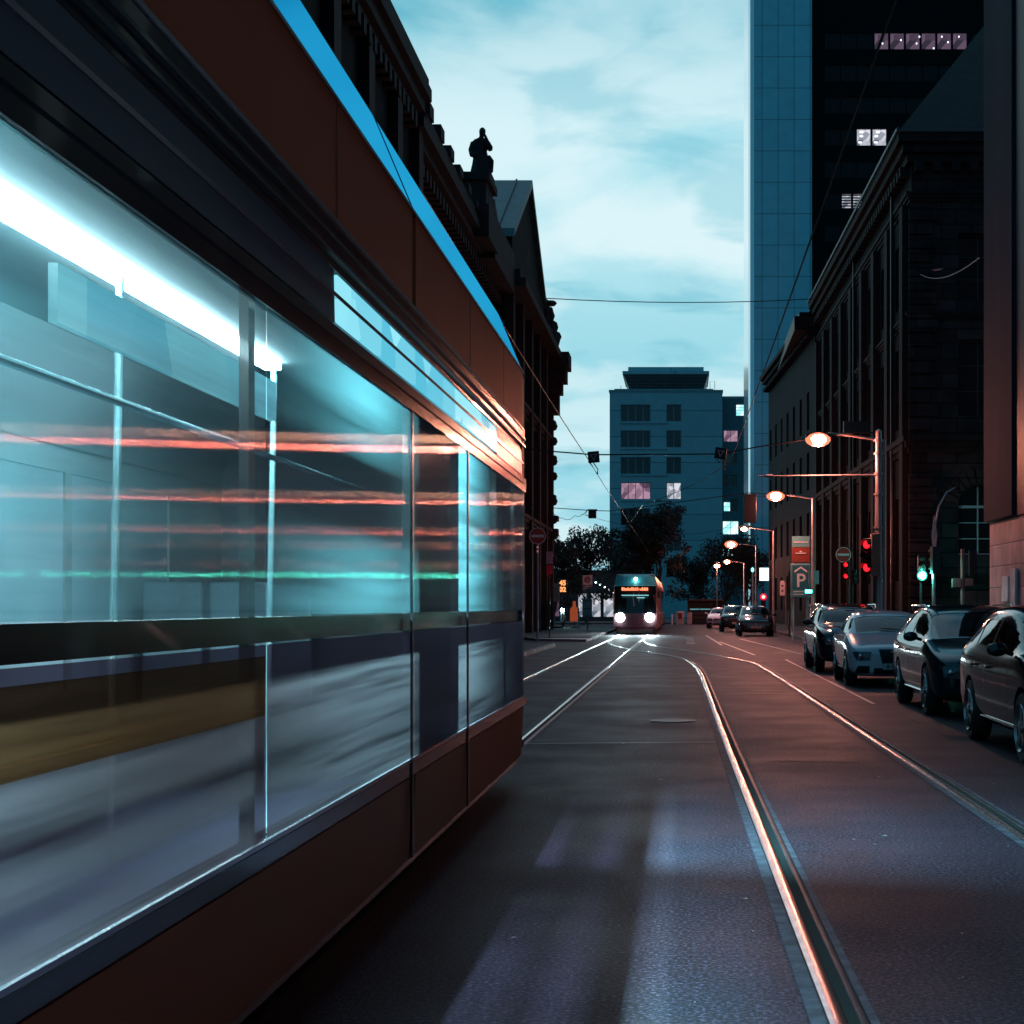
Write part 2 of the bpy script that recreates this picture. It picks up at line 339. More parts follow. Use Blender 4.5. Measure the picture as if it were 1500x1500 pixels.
LA = [(-1.80, -60), (-1.80, 0), (-1.8, 60), (-1.8, 128)]
LB = [(-3.24, -60), (-3.24, 0), (-3.24, 60), (-3.24, 128)]
RA = [(.60, -60), (.60, -20), (.60, 0), (.555, 8), (.50, 16), (.465, 24), (.44, 31), (.38, 37.5), (.20, 42), (-.08, 45.4), (-.95, 50), (-1.60, 52.8), (-2.55, 59), (-3.0, 64), (-3.22, 70), (-3.24, 76)]
RB = [(2.26, -60), (2.26, -20), (2.26, 0), (2.22, 10), (2.15, 18), (2.09, 26), (2.02, 34), (1.96, 38), (1.88, 41), (1.45, 44.5), (.46, 50.4), (-.67, 56.5), (-1.36, 62), (-1.72, 68), (-1.8, 74)]
for i, ctl in enumerate((LA, LB, RA, RB)):
    path = smooth_path([(a, b) for a, b in ctl], 10)
    z = .0016 * i
    mb = MB(); ribbon(mb, path, [(-.115, .004 + z), (-.055, .004 + z)]); ribbon(mb, path, [(.10, .004 + z), (.135, .004 + z)])
    if i < 2: pass
    r = thing('tram_rail', ['right rail of the straight track beside the passing tram', 'left rail of the straight track, hidden under the passing tram', 'grooved rail in the middle of the road curving left to the junction', 'grooved rail beside the parked cars curving left to the junction'][i], 'rail', (ctl[1][0], 0, 0), group='grooved tram rails in the road')
    part('concrete_edge', mb, M_conc, r, (0, 0, 0))
    part('groove', ribbon(MB(), path, [(.015, .006 + z), (.062, .006 + z)]), M_groove, r, (0, 0, 0))
    part('rail_head', ribbon(MB(), path, [(-.056, .005 + z), (-.05, .013 + z), (-.03, .017 + z), (-.005, .017 + z), (.012, .012 + z), (.015, .006 + z)]), M_rail, r, (0, 0, 0))
    part('rail_lip', ribbon(MB(), path, [(.062, .006 + z), (.065, .013 + z), (.085, .013 + z), (.098, .005 + z)]), mat('rail_lip_steel', (.12, .105, .12), .5, .9, var=.3), r, (0, 0, 0))
# painted and tarred lines
mb = MB()
for a, b in (((2.92, 24), (2.88, 44)),): ribbon(mb, [a, b], [(-.03, .009), (.03, .009)])
for a, b in (((2.2, 48), (1.55, 66)), ((3.7, 49), (2.6, 72)), ((1.2, 80), (1.5, 60)), ((3.6, 44.5), (4.9, 43.6)), ((2.9, 50), (5.2, 50.5))): ribbon(mb, [a, b], [(-.05, .009), (.05, .009)])
for q in range(5): mb.quad((.15, 62 + q * 2.6, .009), (.5, 62 + q * 2.6, .009), (.5, 62.7 + q * 2.6, .009), (.15, 62.7 + q * 2.6, .009))
struct('road_marking', mb, M_line)
mb = MB()
for a, b in (((.66, 26.7), (2.0, 26.7)), ((-1.7, 33), (.3, 33.4)), ((-1.7, 17), (.35, 17.2))): ribbon(mb, [a, b], [(-.02, .0135), (.02, .0135)])
struct('repaired_patch', MB().quad((.85, 15.2, .0045), (1.75, 15.0, .0045), (1.8, 18.6, .0045), (.9, 18.4, .0045)).quad((-1.3, 25, .0045), (-.2, 25.2, .0045), (-.25, 29, .0045), (-1.35, 28.6, .0045)), M_asph2)
struct('road_joint', mb, mat('joint_filler', (.16, .14, .15), .4))
mb = MB().prism([(.3 * math.cos(t * PI / 12), .3 * math.sin(t * PI / 12)) for t in range(24)], 'z', .004, .012)
mh = solo('manhole_cover', mb, mat('cast_iron', (.05, .05, .055), .45, .7, var=.3, vscale=20, bump=.5, bscale=50), 'round iron manhole cover flush in the asphalt between the two tracks', 'manhole cover', (-.13, 20.5, 0))
mb = MB(); rnd = random.Random(5)
for i in range(150):
    x, y = rnd.uniform(-1.2, 5), rnd.uniform(5, 40) ; a = rnd.uniform(0, 6.28); s = rnd.uniform(.008, .022)
    c, d = math.cos(a) * s, math.sin(a) * s
    mb.quad((x - c, y - d, .019), (x + d * .5, y - c * .5, .024), (x + c, y + d, .019), (x - d * .5, y + c * .5, .021))
lv = struct('fallen_leaves', mb, mat('leaf_litter', (.3, .26, .24), .6, var=.5, vscale=3)); lv['kind'] = 'stuff'

# ------------------------------------------------------------------ facades
WCACHE = {}
def window_mesh(w, h, nx, ny, style):
    k = (round(w, 3), round(h, 3), nx, ny, style)
    if k in WCACHE: return WCACHE[k]
    fr = MB(); t = .055 if style != 'thick' else .09; arch = style == 'arch'
    hh = h
    fr.box(0, t, 0, .07, 0, hh); fr.box(w - t, w, 0, .07, 0, hh); fr.box(t, w - t, 0, .07, 0, t)
    if not arch: fr.box(t, w - t, 0, .07, hh - t, hh)
    for i in range(1, nx): fr.box(w * i / nx - t / 2, w * i / nx + t / 2, .002, .068, t, hh - t + (w / 2 if arch else 0))
    for j in range(1, ny): fr.box(t, w - t, .006, .06, hh * j / ny - t * .35, hh * j / ny + t * .35)
    pn = MB()
    if arch:
        fr.box(t, w - t, .001, .072, hh - t, hh + t)
        ps = [(0.01, 0.01), (w - .01, .01)] + [(w / 2 + (w / 2 - .01) * math.cos(a * PI / 12), hh + (w / 2 - .01) * math.sin(a * PI / 12)) for a in range(13)]
        pn.quad(*[(x, .05, z) for x, z in ps])
    else: pn.quad((.01, .05, .01), (w - .01, .05, .01), (w - .01, .05, h - .01), (.01, .05, h - .01))
    WCACHE[k] = (fr.mesh('window', False), pn); return WCACHE[k]
PCACHE = {}
def facade(root, o, ang, L, H, ops, wall, depth=.28, wname='wall', z0=0):
    """ops: (u, v, w, h, nx, ny, style, frame, pane). Wall plane faces local -y."""
    us = sorted({0, L, *[q[0] for q in ops], *[q[0] + q[2] for q in ops]}); us = [u for u in us if 0 <= u <= L]
    vs = sorted({z0, H, *[q[1] for q in ops], *[q[1] + q[3] + (q[2] / 2 if q[6] == 'arch' else 0) for q in ops]}); vs = [v for v in vs if z0 <= v <= H]
    rects = [(q[0], q[1], q[0] + q[2], q[1] + q[3] + (q[2] / 2 if q[6] == 'arch' else 0)) for q in ops]
    mb = MB()
    for a, b in zip(us, us[1:]):
        if b - a < 1e-5: continue
        run = None
        for c, d in zip(vs, vs[1:]):
            if d - c < 1e-5: continue
            mu, mv = (a + b) / 2, (c + d) / 2
            hole = any(r[0] < mu < r[2] and r[1] < mv < r[3] for r in rects)
            if hole:
                if run: mb.quad((a, 0, run[0]), (b, 0, run[0]), (b, 0, run[1]), (a, 0, run[1])); run = None
            else: run = (run[0], d) if run else (c, d)
        if run: mb.quad((a, 0, run[0]), (b, 0, run[0]), (b, 0, run[1]), (a, 0, run[1]))
    for q, (a, c, b, d) in zip(ops, rects):
        e = depth + .05
        if q[6] == 'arch':
            cx, r, zc = (a + b) / 2, q[2] / 2, c + q[3]; A = [(cx + r * math.cos(t * PI / 12), zc + r * math.sin(t * PI / 12)) for t in range(13)]
            for t in range(12):
                p, s = A[t], A[t + 1]; X = b if t < 6 else a
                mb.quad((X, 0, p[1]), (p[0], 0, p[1]), (s[0], 0, s[1]), (X, 0, s[1])) if abs(X - s[0]) > 1e-6 or 1 else 0
                mb.quad((p[0], 0, p[1]), (p[0], e, p[1]), (s[0], e, s[1]), (s[0], 0, s[1]))
            mb.quad((cx, 0, zc + r), (cx, 0, d), (cx + .001, 0, d)); d = zc
        else: mb.quad((a, 0, d), (a, e, d), (b, e, d), (b, 0, d))
        mb.quad((a, 0, c), (b, 0, c), (b, e, c), (a, e, c)); mb.quad((a, 0, c), (a, e, c), (a, e, d), (a, 0, d)); mb.quad((b, 0, c), (b, 0, d), (b, e, d), (b, e, c))
    me = bpy.data.meshes.new(wname); me.from_pydata(mb.v, [], mb.f); me.update()
    w = part(wname, me, wall, root, o, ang)
    ca, sa = math.cos(ang), math.sin(ang)
    for q in ops:
        u, v, ww, hh, nx, ny, st, fm, pm = q[:9]
        frm, pn = window_mesh(ww, hh, nx, ny, st)
        kf = (frm.name, fm.name)
        if kf not in PCACHE: m2 = frm.copy(); m2.materials.clear(); m2.materials.append(fm); PCACHE[kf] = m2
        wo_ = bpy.data.objects.new('window', PCACHE[kf])
        link(wo_, root, (o[0] + ca * u - sa * depth, o[1] + sa * u + ca * depth, o[2] + v), ang)
        if len(q) > 9: wo_['label'] = q[9]
        kp = (frm.name, pm.name, 'p')
        if kp not in PCACHE: m3 = pn.mesh('pane', False); m3.materials.append(pm); PCACHE[kp] = m3
        po = bpy.data.objects.new('pane', PCACHE[kp]); COL.objects.link(po); po.parent = wo_
    return w
def band(root, o, ang, L, z, h, out, m, name='cornice', dentil=0, dh=.3, steps=3):
    """stepped moulding along a facade; outward is local -y"""
    mb = MB()
    for i in range(steps):
        a = out * (i + 1) / steps; mb.box(-a * (name == 'cornice'), L + a * (name == 'cornice'), -a, .05, z + h * i / steps + (.0 if i == 0 else .001), z + h * (i + 1) / steps)
    if dentil:
        n = int(L / dentil)
        for i in range(n): mb.box(i * dentil + .1, i * dentil + .1 + dentil * .5, -out * .62, .02, z - dh, z - .002)
    return part(name, mb, m, root, o, ang, smooth=False)

# ---- left building: dark palace with cornices, attic, statue and gable
lb = thing('stone_palace', 'dark sooty stone palace with heavy cornices behind the passing tram', 'building', (-14, 50, 0))
def wins(L, pitch, w, rows, nx, ny, style, fm, pm, u0=1.2):
    ops = []
    u = u0
    while u + w < L - .4:
        for (v, h) in rows: ops.append((u, v, w, h, nx, ny, style, fm, pm))
        u += pitch
    return ops
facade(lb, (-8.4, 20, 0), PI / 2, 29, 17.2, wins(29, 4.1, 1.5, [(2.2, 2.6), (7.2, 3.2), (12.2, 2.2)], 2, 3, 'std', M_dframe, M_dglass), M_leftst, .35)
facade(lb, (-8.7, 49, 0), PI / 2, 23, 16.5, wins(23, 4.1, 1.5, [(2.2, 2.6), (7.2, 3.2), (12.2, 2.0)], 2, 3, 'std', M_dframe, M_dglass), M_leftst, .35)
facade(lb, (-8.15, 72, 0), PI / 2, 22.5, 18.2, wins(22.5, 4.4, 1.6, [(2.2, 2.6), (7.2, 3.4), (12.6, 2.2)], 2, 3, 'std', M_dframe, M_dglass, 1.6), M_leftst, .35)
mb = MB().box(-24, -8.75, 20, 94.5, 0, 15.5); mb.box(-24, -8.3, 93.9, 94.45, 0, 18.15); mb.box(-24, -8.5, 20, 20.4, 0, 17.1); mb.box(-9.3, -8.2, 71.7, 72.1, 0, 18); mb.box(-24, -8.75, 48.6, 49, 15, 17.1)
part('side_wall', mb, M_leftst, lb, (0, 0, 0), smooth=False)
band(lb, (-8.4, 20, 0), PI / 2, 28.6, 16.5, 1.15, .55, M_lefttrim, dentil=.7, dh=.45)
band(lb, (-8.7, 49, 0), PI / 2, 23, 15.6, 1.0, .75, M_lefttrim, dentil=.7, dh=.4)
for z in (5.6, 11.1):
    band(lb, (-8.4, 20, 0), PI / 2, 29, z, .5, .35, M_lefttrim, 'string_course', dentil=.7, dh=.2)
    band(lb, (-8.7, 49, 0), PI / 2, 23, z, .5, .3, M_lefttrim, 'string_course')
    band(lb, (-8.15, 72, 0), PI / 2, 22.5, z, .5, .4, M_lefttrim, 'string_course', dentil=.8, dh=.2)
mb = MB()   # balustrade blocks above the set-back bays
mb.box(-8.75, -8.05, 49.3, 62, 16.6, 17.0)
for i in range(6): mb.box(-8.6, -7.98, 49.6 + i * 2.25, 50.4 + i * 2.25, 17.0, 17.45 - i * .03); mb.box(-8.5, -8.15, 50.4 + i * 2.25, 51.85 + i * 2.25, 17.0, 17.2)
part('balustrade', mb, M_lefttrim, lb, (0, 0, 0), smooth=False)
mb = MB().box(-9.2, -7.9, 20, 48.9, 17.65, 17.9)
for i in range(14): mb.box(-8.9, -8.05, 21 + i * 2.05, 21.5 + i * 2.05, 17.9, 18.05)
part('attic', mb, M_lefttrim, lb, (0, 0, 0), smooth=False)
# pilasters on the street face
for y in (20.3, 24.2, 28.3, 32.4, 36.5, 40.6, 44.7, 48.3): part('pilaster', MB().box(-8.42, -8.1, y, y + .75, 0, 16.4), M_lefttrim, lb, (0, 0, 0), smooth=False)
for y in (71.95, 76.4, 80.8, 85.2, 89.6, 93.7): part('pilaster', MB().box(-8.17, -7.75, y, y + .8, 0, 16.2), M_lefttrim, lb, (0, 0, 0), smooth=False)
# pedestal, gabled pavilion
mb = MB().box(-9.3, -7.6, 61.6, 64.6, 16.0, 17.3).box(-9.0, -7.75, 61.9, 64.2, 17.3, 18.3).box(-9.15, -7.6, 61.75, 64.4, 18.3, 18.6).box(-9, -7.7, 64.4, 72, 15.8, 17.6)
mb.prism([(64.4, 17.6), (66.8, 17.6), (65.2, 18.4)], 'x', -8.9, -7.8)
part('pedestal', mb, M_lefttrim, lb, (0, 0, 0), smooth=False)
mb = MB().box(-20, -8.0, 73.6, 90.5, 17.5, 18.9)
mb.prism([(73.9, 18.9), (90.2, 18.9), (82, 23.1)], 'x', -20, -8.1)
part('gable_wall', mb, M_leftst, lb, (0, 0, 0), smooth=False)
mb = MB()
mb.prism([(73.2, 18.75), (73.45, 19.2), (82, 23.75), (82, 23.35)], 'x', -20.5, -7.85).prism([(90.8, 18.75), (90.5, 19.2), (82.001, 23.75), (82.001, 23.35)], 'x', -20.5, -7.85)
for i in range(9): mb.prism([(73.2, 18.9), (73.4, 19.28), (81.9, 23.8), (81.9, 23.6)], 'x', -19.5 + i * 1.35, -19.42 + i * 1.35)
part('copper_roof', mb, M_coproof, lb, (0, 0, 0), smooth=False)
# heavy corner cornice, consoles and urn groups near the end of the facade
mb = MB()
rr = random.Random(3)
mb.box(-8.6, -7.45, 72.1, 90.7, 16.6, 17.0).box(-8.6, -7.2, 72.1, 94.9, 16.2, 16.6)
mb.box(-8.6, -6.75, 93.1, 95.3, 15.7, 16.6).box(-8.6, -6.95, 93.3, 95.1, 14.9, 15.7).box(-8.5, -7.2, 93.5, 94.9, 14.2, 14.9).box(-8.5, -7.4, 93.6, 94.8, 13.0, 14.2)
part('corner_cornice', mb, M_lefttrim, lb, (0, 0, 0), smooth=False)
mb = MB()
for i in range(46):
    y = rr.uniform(90.3, 94.6); z = 16.9 + rr.uniform(0, 1) ** 1.4 * (3.4 - (y - 90.3) * .55); mb.ball((-8.3 + rr.uniform(-.5, .75), y, z), (rr.uniform(.15, .42), rr.uniform(.2, .5), rr.uniform(.18, .5)), 8)
for z in (12.2, 11.3, 10.1, 9.2, 7.7, 6.6, 5.7, 4.2): part('console', MB().box(-8.2, -7.75 + rr.uniform(0, .3), 93.8, 94.9, z, z + rr.uniform(.2, .5)).ball((-7.8, 94.3, z + .1), (.3, .35, .3), 8), M_lefttrim, lb, (0, 0, 0))
part('sculpted_ornament', mb, M_lefttrim, lb, (0, 0, 0))
# statue: robed standing figure, one hand raised to the chin
def skin_figure(joints, bones, name, m, parent=None, loc=(0, 0, 0), rz=0):
    me = bpy.data.meshes.new(name); me.from_pydata([j[0] for j in joints], bones, []); me.update()
    o = bpy.data.objects.new(name, me); COL.objects.link(o)
    md = o.modifiers.new('skin', 'SKIN'); md.use_smooth_shade = True
    for i, j in enumerate(joints):
        r = j[1] if isinstance(j[1], tuple) else (j[1], j[1]); me.skin_vertices[0].data[i].radius = r
    me.skin_vertices[0].data[0].use_root = True
    s = o.modifiers.new('sub', 'SUBSURF'); s.levels = s.render_levels = 2
    dg = bpy.context.evaluated_depsgraph_get(); e = o.evaluated_get(dg); nm = bpy.data.meshes.new_from_object(e); bpy.data.objects.remove(o)
    nm.materials.clear(); nm.materials.append(m)
    ob = bpy.data.objects.new(name, nm); COL.objects.link(ob); ob.location = loc; ob.rotation_euler = (0, 0, rz); ob.parent = parent; return ob
st = thing('statue', 'dark robed stone statue with one hand raised, on the pedestal above the cornice', 'statue', (-8.1, 63, 18.6), group='roof statues')
fb_ = MB(); n_ = 18; rings_ = [(.0, .46, .40, 0, 0), (.25, .42, .37, 0, 0), (.6, .36, .32, .02, 0), (.95, .29, .25, .0, 0), (1.15, .27, .22, -.02, 0), (1.35, .31, .22, -.03, 0), (1.50, .33, .2, -.03, -.02), (1.60, .26, .17, -.01, -.04), (1.66, .12, .12, .02, -.06), (1.72, .085, .09, .04, -.08), (1.80, .115, .13, .07, -.1), (1.90, .135, .15, .08, -.11), (2.0, .12, .14, .08, -.1), (2.07, .05, .06, .08, -.1)]
for z_, rx_, ry_, cx_, cy_ in rings_:
    for q_ in range(n_):
        t_a = 2 * PI * q_ / n_; w_f = 1 + (.07 * math.sin(t_a * 6) if z_ < 1.1 else 0); fb_.v.append((cx_ + rx_ * w_f * math.cos(t_a), cy_ + ry_ * w_f * math.sin(t_a), z_))
for k_ in range(len(rings_) - 1):
    for q_ in range(n_): a_ = k_ * n_ + q_; b_ = k_ * n_ + (q_ + 1) % n_; fb_.f.append((a_, b_, b_ + n_, a_ + n_))
fb_.f += [tuple(range(n_)), tuple(range((len(rings_) - 1) * n_, len(rings_) * n_))]
fb_.tube([(.24, 0, 1.5), (.38, -.04, 1.28), (.40, -.14, 1.18), (.33, -.24, 1.38), (.22, -.26, 1.66), (.17, -.24, 1.78)], [.13, .12, .11, .085, .06, .05], 10)
fb_.tube([(-.28, 0, 1.5), (-.38, 0, 1.2), (-.34, -.12, .98), (-.15, -.26, .95)], [.13, .13, .11, .08], 10); fb_.tube([(.3, -.05, .95), (.42, -.05, .75), (.40, 0, .3)], [.09, .12, .1], 8)
o_ = bpy.data.objects.new('t', fb_.mesh('t')); COL.objects.link(o_); m_ = o_.modifiers.new('r', 'REMESH'); m_.mode = 'VOXEL'; m_.voxel_size = .03
nm_ = bpy.data.meshes.new_from_object(o_.evaluated_get(bpy.context.evaluated_depsgraph_get())); bpy.data.objects.remove(o_); smo(nm_, 180); part('body', nm_, M_lefttrim, st)
part('base', MB().box(-.5, .5, -.5, .5, 0, .12), M_lefttrim, st)

# ---- right: stone office building in the middle distance
ra = thing('stone_office', 'dark rusticated sandstone building on the corner with arched ground floor windows and hip roof', 'building', (14, 80, 0))
ga = math.atan2(9.5 - 8.75, 65.2 - 100.7)
SA = math.hypot(.75, 35.5); angA = math.atan2(65.2 - 100.7, 9.5 - 8.75)
ops = []
M_aframe = mat('pale_window_frame', (.5, .55, .6), .45, var=.1)
for i in range(3):
    u = 1.95 + i * 4.3
    ops += [(u, 3.65, 1.75, 2.0, 2, 3, 'arch', M_aframe, M_dglass), (u + .1, .5, 1.5, 1.7, 2, 1, 'std', M_dframe, M_dglass), (u, 9.4, 1.75, 3.2, 2, 3, 'std', M_dframe, M_dglass), (u, 14.2, 1.75, 2.8, 2, 3, 'std', M_dframe, M_dglass)]
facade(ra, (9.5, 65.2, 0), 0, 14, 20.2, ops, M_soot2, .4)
ops = []
for i in range(8):
    u = 1.5 + i * 4.25
    ops += [(u, 2.6, 1.9, 3.6, 4, 1, 'thick', M_dframe, M_dglass), (u, 9.2, 1.8, 3.5, 2, 3, 'std', M_dframe, M_dglass), (u, 14.4, 1.8, 2.8, 2, 3, 'std', M_dframe, M_dglass)]
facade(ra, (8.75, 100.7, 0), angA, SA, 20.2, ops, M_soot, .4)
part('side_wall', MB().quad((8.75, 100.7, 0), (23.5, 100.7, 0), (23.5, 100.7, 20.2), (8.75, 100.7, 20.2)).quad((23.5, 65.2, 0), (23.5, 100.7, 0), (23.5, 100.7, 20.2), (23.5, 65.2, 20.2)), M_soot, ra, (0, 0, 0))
for o_, a_, l_ in (((9.5, 65.2, 0), 0, 14), ((8.75, 100.7, 0), angA, SA)):
    band(ra, o_, a_, l_, 19.9, 1.1, .62, M_trim, dentil=.75, dh=.4)
    band(ra, o_, a_, l_, 18.3, .45, .22, M_trim, 'string_course')
    band(ra, o_, a_, l_, 7.9, .7, .34, M_trim, 'string_course')
    band(ra, o_, a_, l_, 13.4, .35, .2, M_trim, 'string_course')
    band(ra, o_, a_, l_, .9 if a_ else 2.5, .35, .25, M_trim, 'string_course')
for i in range(9):
    u = .1 + i * 4.25
    if u + .9 < SA + .1: part('pilaster', MB().box(u, u + .85, -.3, .02, 1.0, 18.3), M_trim, ra, (8.75, 100.7, 0), angA, smooth=False)
for us_, ns_ in (((-.12, 1.05), range(0, 12)), ((-.12, 1.05), range(14, 31)), ((4.8, 5.3), range(12)), ((9.1, 9.6), range(12))):      # quoins and blocks on the corner bay
    mb = MB()
    for i in ns_: mb.box(us_[0], us_[1] - (i % 2) * .18, -.16, .02, .1 + i * .58, .62 + i * .58)
    part('quoin', mb, M_soot2, ra, (9.5, 65.2, 0), 0, smooth=False, bevel=.03)
for u in (2.82, 7.12, 11.42):
    mb = MB()
    for a in range(1, 12):
        t = a * PI / 12; c, s = math.cos(t), math.sin(t); w_ = .09
        mb.prism([(u + .95 * c - w_ * s, 5.65 + .95 * s + w_ * c), (u + .95 * c + w_ * s, 5.65 + .95 * s - w_ * c), (u + 1.55 * c + 2 * w_ * s, 5.65 + 1.55 * s - 2 * w_ * c), (u + 1.55 * c - 2 * w_ * s, 5.65 + 1.55 * s + 2 * w_ * c)], 'y', -.1, .02)
    part('arch_stones', mb, M_soot2, ra, (9.5, 65.2, 0), 0, smooth=False)
mb = MB(); e = [(8.85, 64.5), (24, 64.5), (24, 101.4), (8.1, 101.4)]; t_ = [(14.2, 72), (19, 72), (19, 95), (13.6, 95)]
for i in range(4):
    j = (i + 1) % 4; mb.quad((*e[i], 21.0), (*e[j], 21.0), (*t_[j], 28.6), (*t_[i], 28.6))
mb.quad(*[(*p, 28.6) for p in t_]); part('roof', mb, M_slate, ra, (0, 0, 0), smooth=False)
part('gutter', MB().tube([(8.82, 64.4, 21.1), (8.07, 101.4, 21.1)], .07, 6).tube([(9.15, 74, 19.75), (8.9, 86, 19.75)], .05, 6), mat('zinc', (.12, .16, .2), .4, 1), ra, (0, 0, 0))
part('drainpipe', MB().tube([(9.2, 69, 20), (9.2, 69, .2)], .08, 6).tube([(8.95, 82, 20), (8.95, 82, .2)], .08, 6), M_dark, ra, (0, 0, 0))
# second, further building with the stepping roofline
rb = thing('corner_house', 'narrow dark house with overhanging eaves beyond the sandstone corner building', 'building', (12, 114, 0))
SB = math.hypot(1.5, 27); angB = math.atan2(-27, 1.5)
ops = []
for i in range(7):
    u = 1 + i * 3.7
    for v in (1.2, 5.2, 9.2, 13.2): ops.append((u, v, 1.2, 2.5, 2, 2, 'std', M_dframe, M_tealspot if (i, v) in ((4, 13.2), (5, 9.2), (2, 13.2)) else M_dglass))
facade(rb, (7.0, 128, 0), angB, SB, 19.2, ops, mat('dark_render', (.018, .023, .026), .8, spec=.1, var=.4, vscale=1, streak=True), .25)
part('side_wall', MB().quad((7.0, 128, 0), (7.0, 128, 19.2), (18, 128, 19.2), (18, 128, 0)), M_soot, rb, (0, 0, 0))
band(rb, (7.0, 128, 0), angB, SB, 19.2, .9, .75, M_trim, 'eaves', dentil=.9, dh=.3)
mb = MB().box(7.2, 18, 101.2, 127.8, 19.3, 20.2); mb.prism([(7.9, 20.2), (18, 20.2), (18, 24), (11, 24)], 'y', 101.5, 115); mb.box(8.2, 9.6, 110.5, 113, 20.2, 22.2)
part('roof', mb, M_slate, rb, (0, 0, 0), smooth=False)

# ---- near right wall building
nb = thing('office_block', 'stone clad office block filling the right edge behind the parked cars', 'building', (12, 30, 0))
M_clad = stone('smooth_cladding', (.045, .04, .06), 40, 3.4, .012, .5, .3, 0, .12)
M_tile = stone('tile_plinth', (.82, .52, .50), 1.0, .48, .016, .55, .6, .35, .18)
# upper storeys: plain slabs, one raised pier at the far end
mb = MB()
mb.box(7.06, 22, -10, 36.4, 3.42, 70); part('wall', mb, M_clad, nb, (0, 0, 0), smooth=False)
mb = MB().box(7.10, 21.9, -9.9, 36.3, 0, 3.40); part('plinth', mb, M_tile, nb, (0, 0, 0), smooth=False)
mb = MB()
for y in (33.35, 29.1, 24.8, 20.4): mb.box(6.985, 7.058, y, y + 2.9 if y < 33 else 36.42, 3.44, 70)
part('pier', mb, mat('pier_stone', (.035, .036, .06), .85, var=.2, vscale=1.2, streak=True, bump=.15, bscale=20, spec=.1), nb, (0, 0, 0), smooth=False)
mb = MB()
for y in (27.6, 23.2): mb.box(7.0, 7.057, y + .1, y + 1.2, 4.2, 69)
part('window_strip', mb, M_dglass, nb, (0, 0, 0), smooth=False)
part('notice_plate', MB().box(7.04, 7.095, 34.0, 34.7, 1.6, 2.15), mat('pale_plate', (.7, .68, .72), .4), nb, (0, 0, 0), label='small pale notice plate on the tiled wall', bevel=.01)
part('notice_plate', MB().box(7.03, 7.094, 33.2, 33.75, 1.4, 2.3), MC['pale_plate'], nb, (0, 0, 0), bevel=.01)

# ---- teal concrete tower and its dark glazed wing
tw = thing('concrete_tower', 'tall pale blank tower clad in square panels with a bright left edge', 'building', (9.3, 156, 0))
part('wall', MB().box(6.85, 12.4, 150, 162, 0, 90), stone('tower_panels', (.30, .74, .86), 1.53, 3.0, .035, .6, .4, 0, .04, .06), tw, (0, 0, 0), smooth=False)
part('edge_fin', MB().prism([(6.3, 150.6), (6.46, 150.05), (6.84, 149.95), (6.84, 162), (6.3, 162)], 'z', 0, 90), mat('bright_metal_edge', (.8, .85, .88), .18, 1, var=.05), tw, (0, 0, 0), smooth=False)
mb = MB()
for i in range(4): mb.box(12.4 - .04 + 0, 12.47, 149.93, 150.0, 0, 90)
part('edge_trim', mb, M_dark, tw, (0, 0, 0), smooth=False)
dw = thing('dark_office_tower', 'dark glazed high rise with a few lit office windows beside the panel tower', 'building', (21, 158, 0))
Mdk = mat('black_granite', (.003, .004, .005), .5, spec=.1, var=.3, vscale=.5)
rows = []
M_dkwin = mat('unlit_office_glass', (.006, .009, .012), .3, var=.2, vscale=.4, spec=.2)
Y0 = 152
def W_(x0, x1, y0, y1, n, pm, lab=None):
    q = Y0 / 2300; a, b = (x0 - 1000) * q, (x1 - 1000) * q; c, d = 1.5 + (888 - y1) * q, 1.5 + (888 - y0) * q
    return [(a + (b - a) * i / n - 12.6 + .06, c, (b - a) / n - .12, d - c, 1, 1, 'std', M_dframe, pm) + ((lab,) if lab else ()) for i in range(n)]
lit = W_(1280, 1418, 47, 72, 6, M_litdim, 'lit office window with a row of ceiling spots') + W_(1254, 1300, 188, 213, 2, M_litwhite, 'bright lit office window') + W_(1232, 1265, 283, 306, 2, M_litwhite, 'lit office window with half drawn blinds')
ops = list(lit); q = Y0 / 2300
for yc in (59, 106, 153, 200, 247, 294, 341, 388, 435):
    for xs in range(1208, 1425, 24):
        y0_, y1_ = yc - 12, yc + 13
        a = (xs - 1000) * q - 12.6 + .06; w_ = 24 * q - .14; c = 1.5 + (888 - y1_) * q; h_ = 25 * q
        if any(a < l[0] + l[2] and a + w_ > l[0] and c < l[1] + l[3] and c + h_ > l[1] for l in lit): continue
        ops.append((a, c, w_, h_, 1, 1, 'std', M_dframe, M_dkwin))
facade(dw, (12.6, Y0, 0), 0, 24, 80, ops, Mdk, .2)
part('side_wall', MB().quad((12.6, Y0, 0), (12.6, 166, 0), (12.6, 166, 80), (12.6, Y0, 80)).quad((36.6, Y0, 0), (36.6, 166, 0), (36.6, 166, 80), (36.6, Y0, 80)).quad((12.6, 166, 0), (36.6, 166, 0), (36.6, 166, 80), (12.6, 166, 80)).quad((12.6, Y0, 80), (36.6, Y0, 80), (36.6, 166, 80), (12.6, 166, 80)), Mdk, dw, (0, 0, 0))
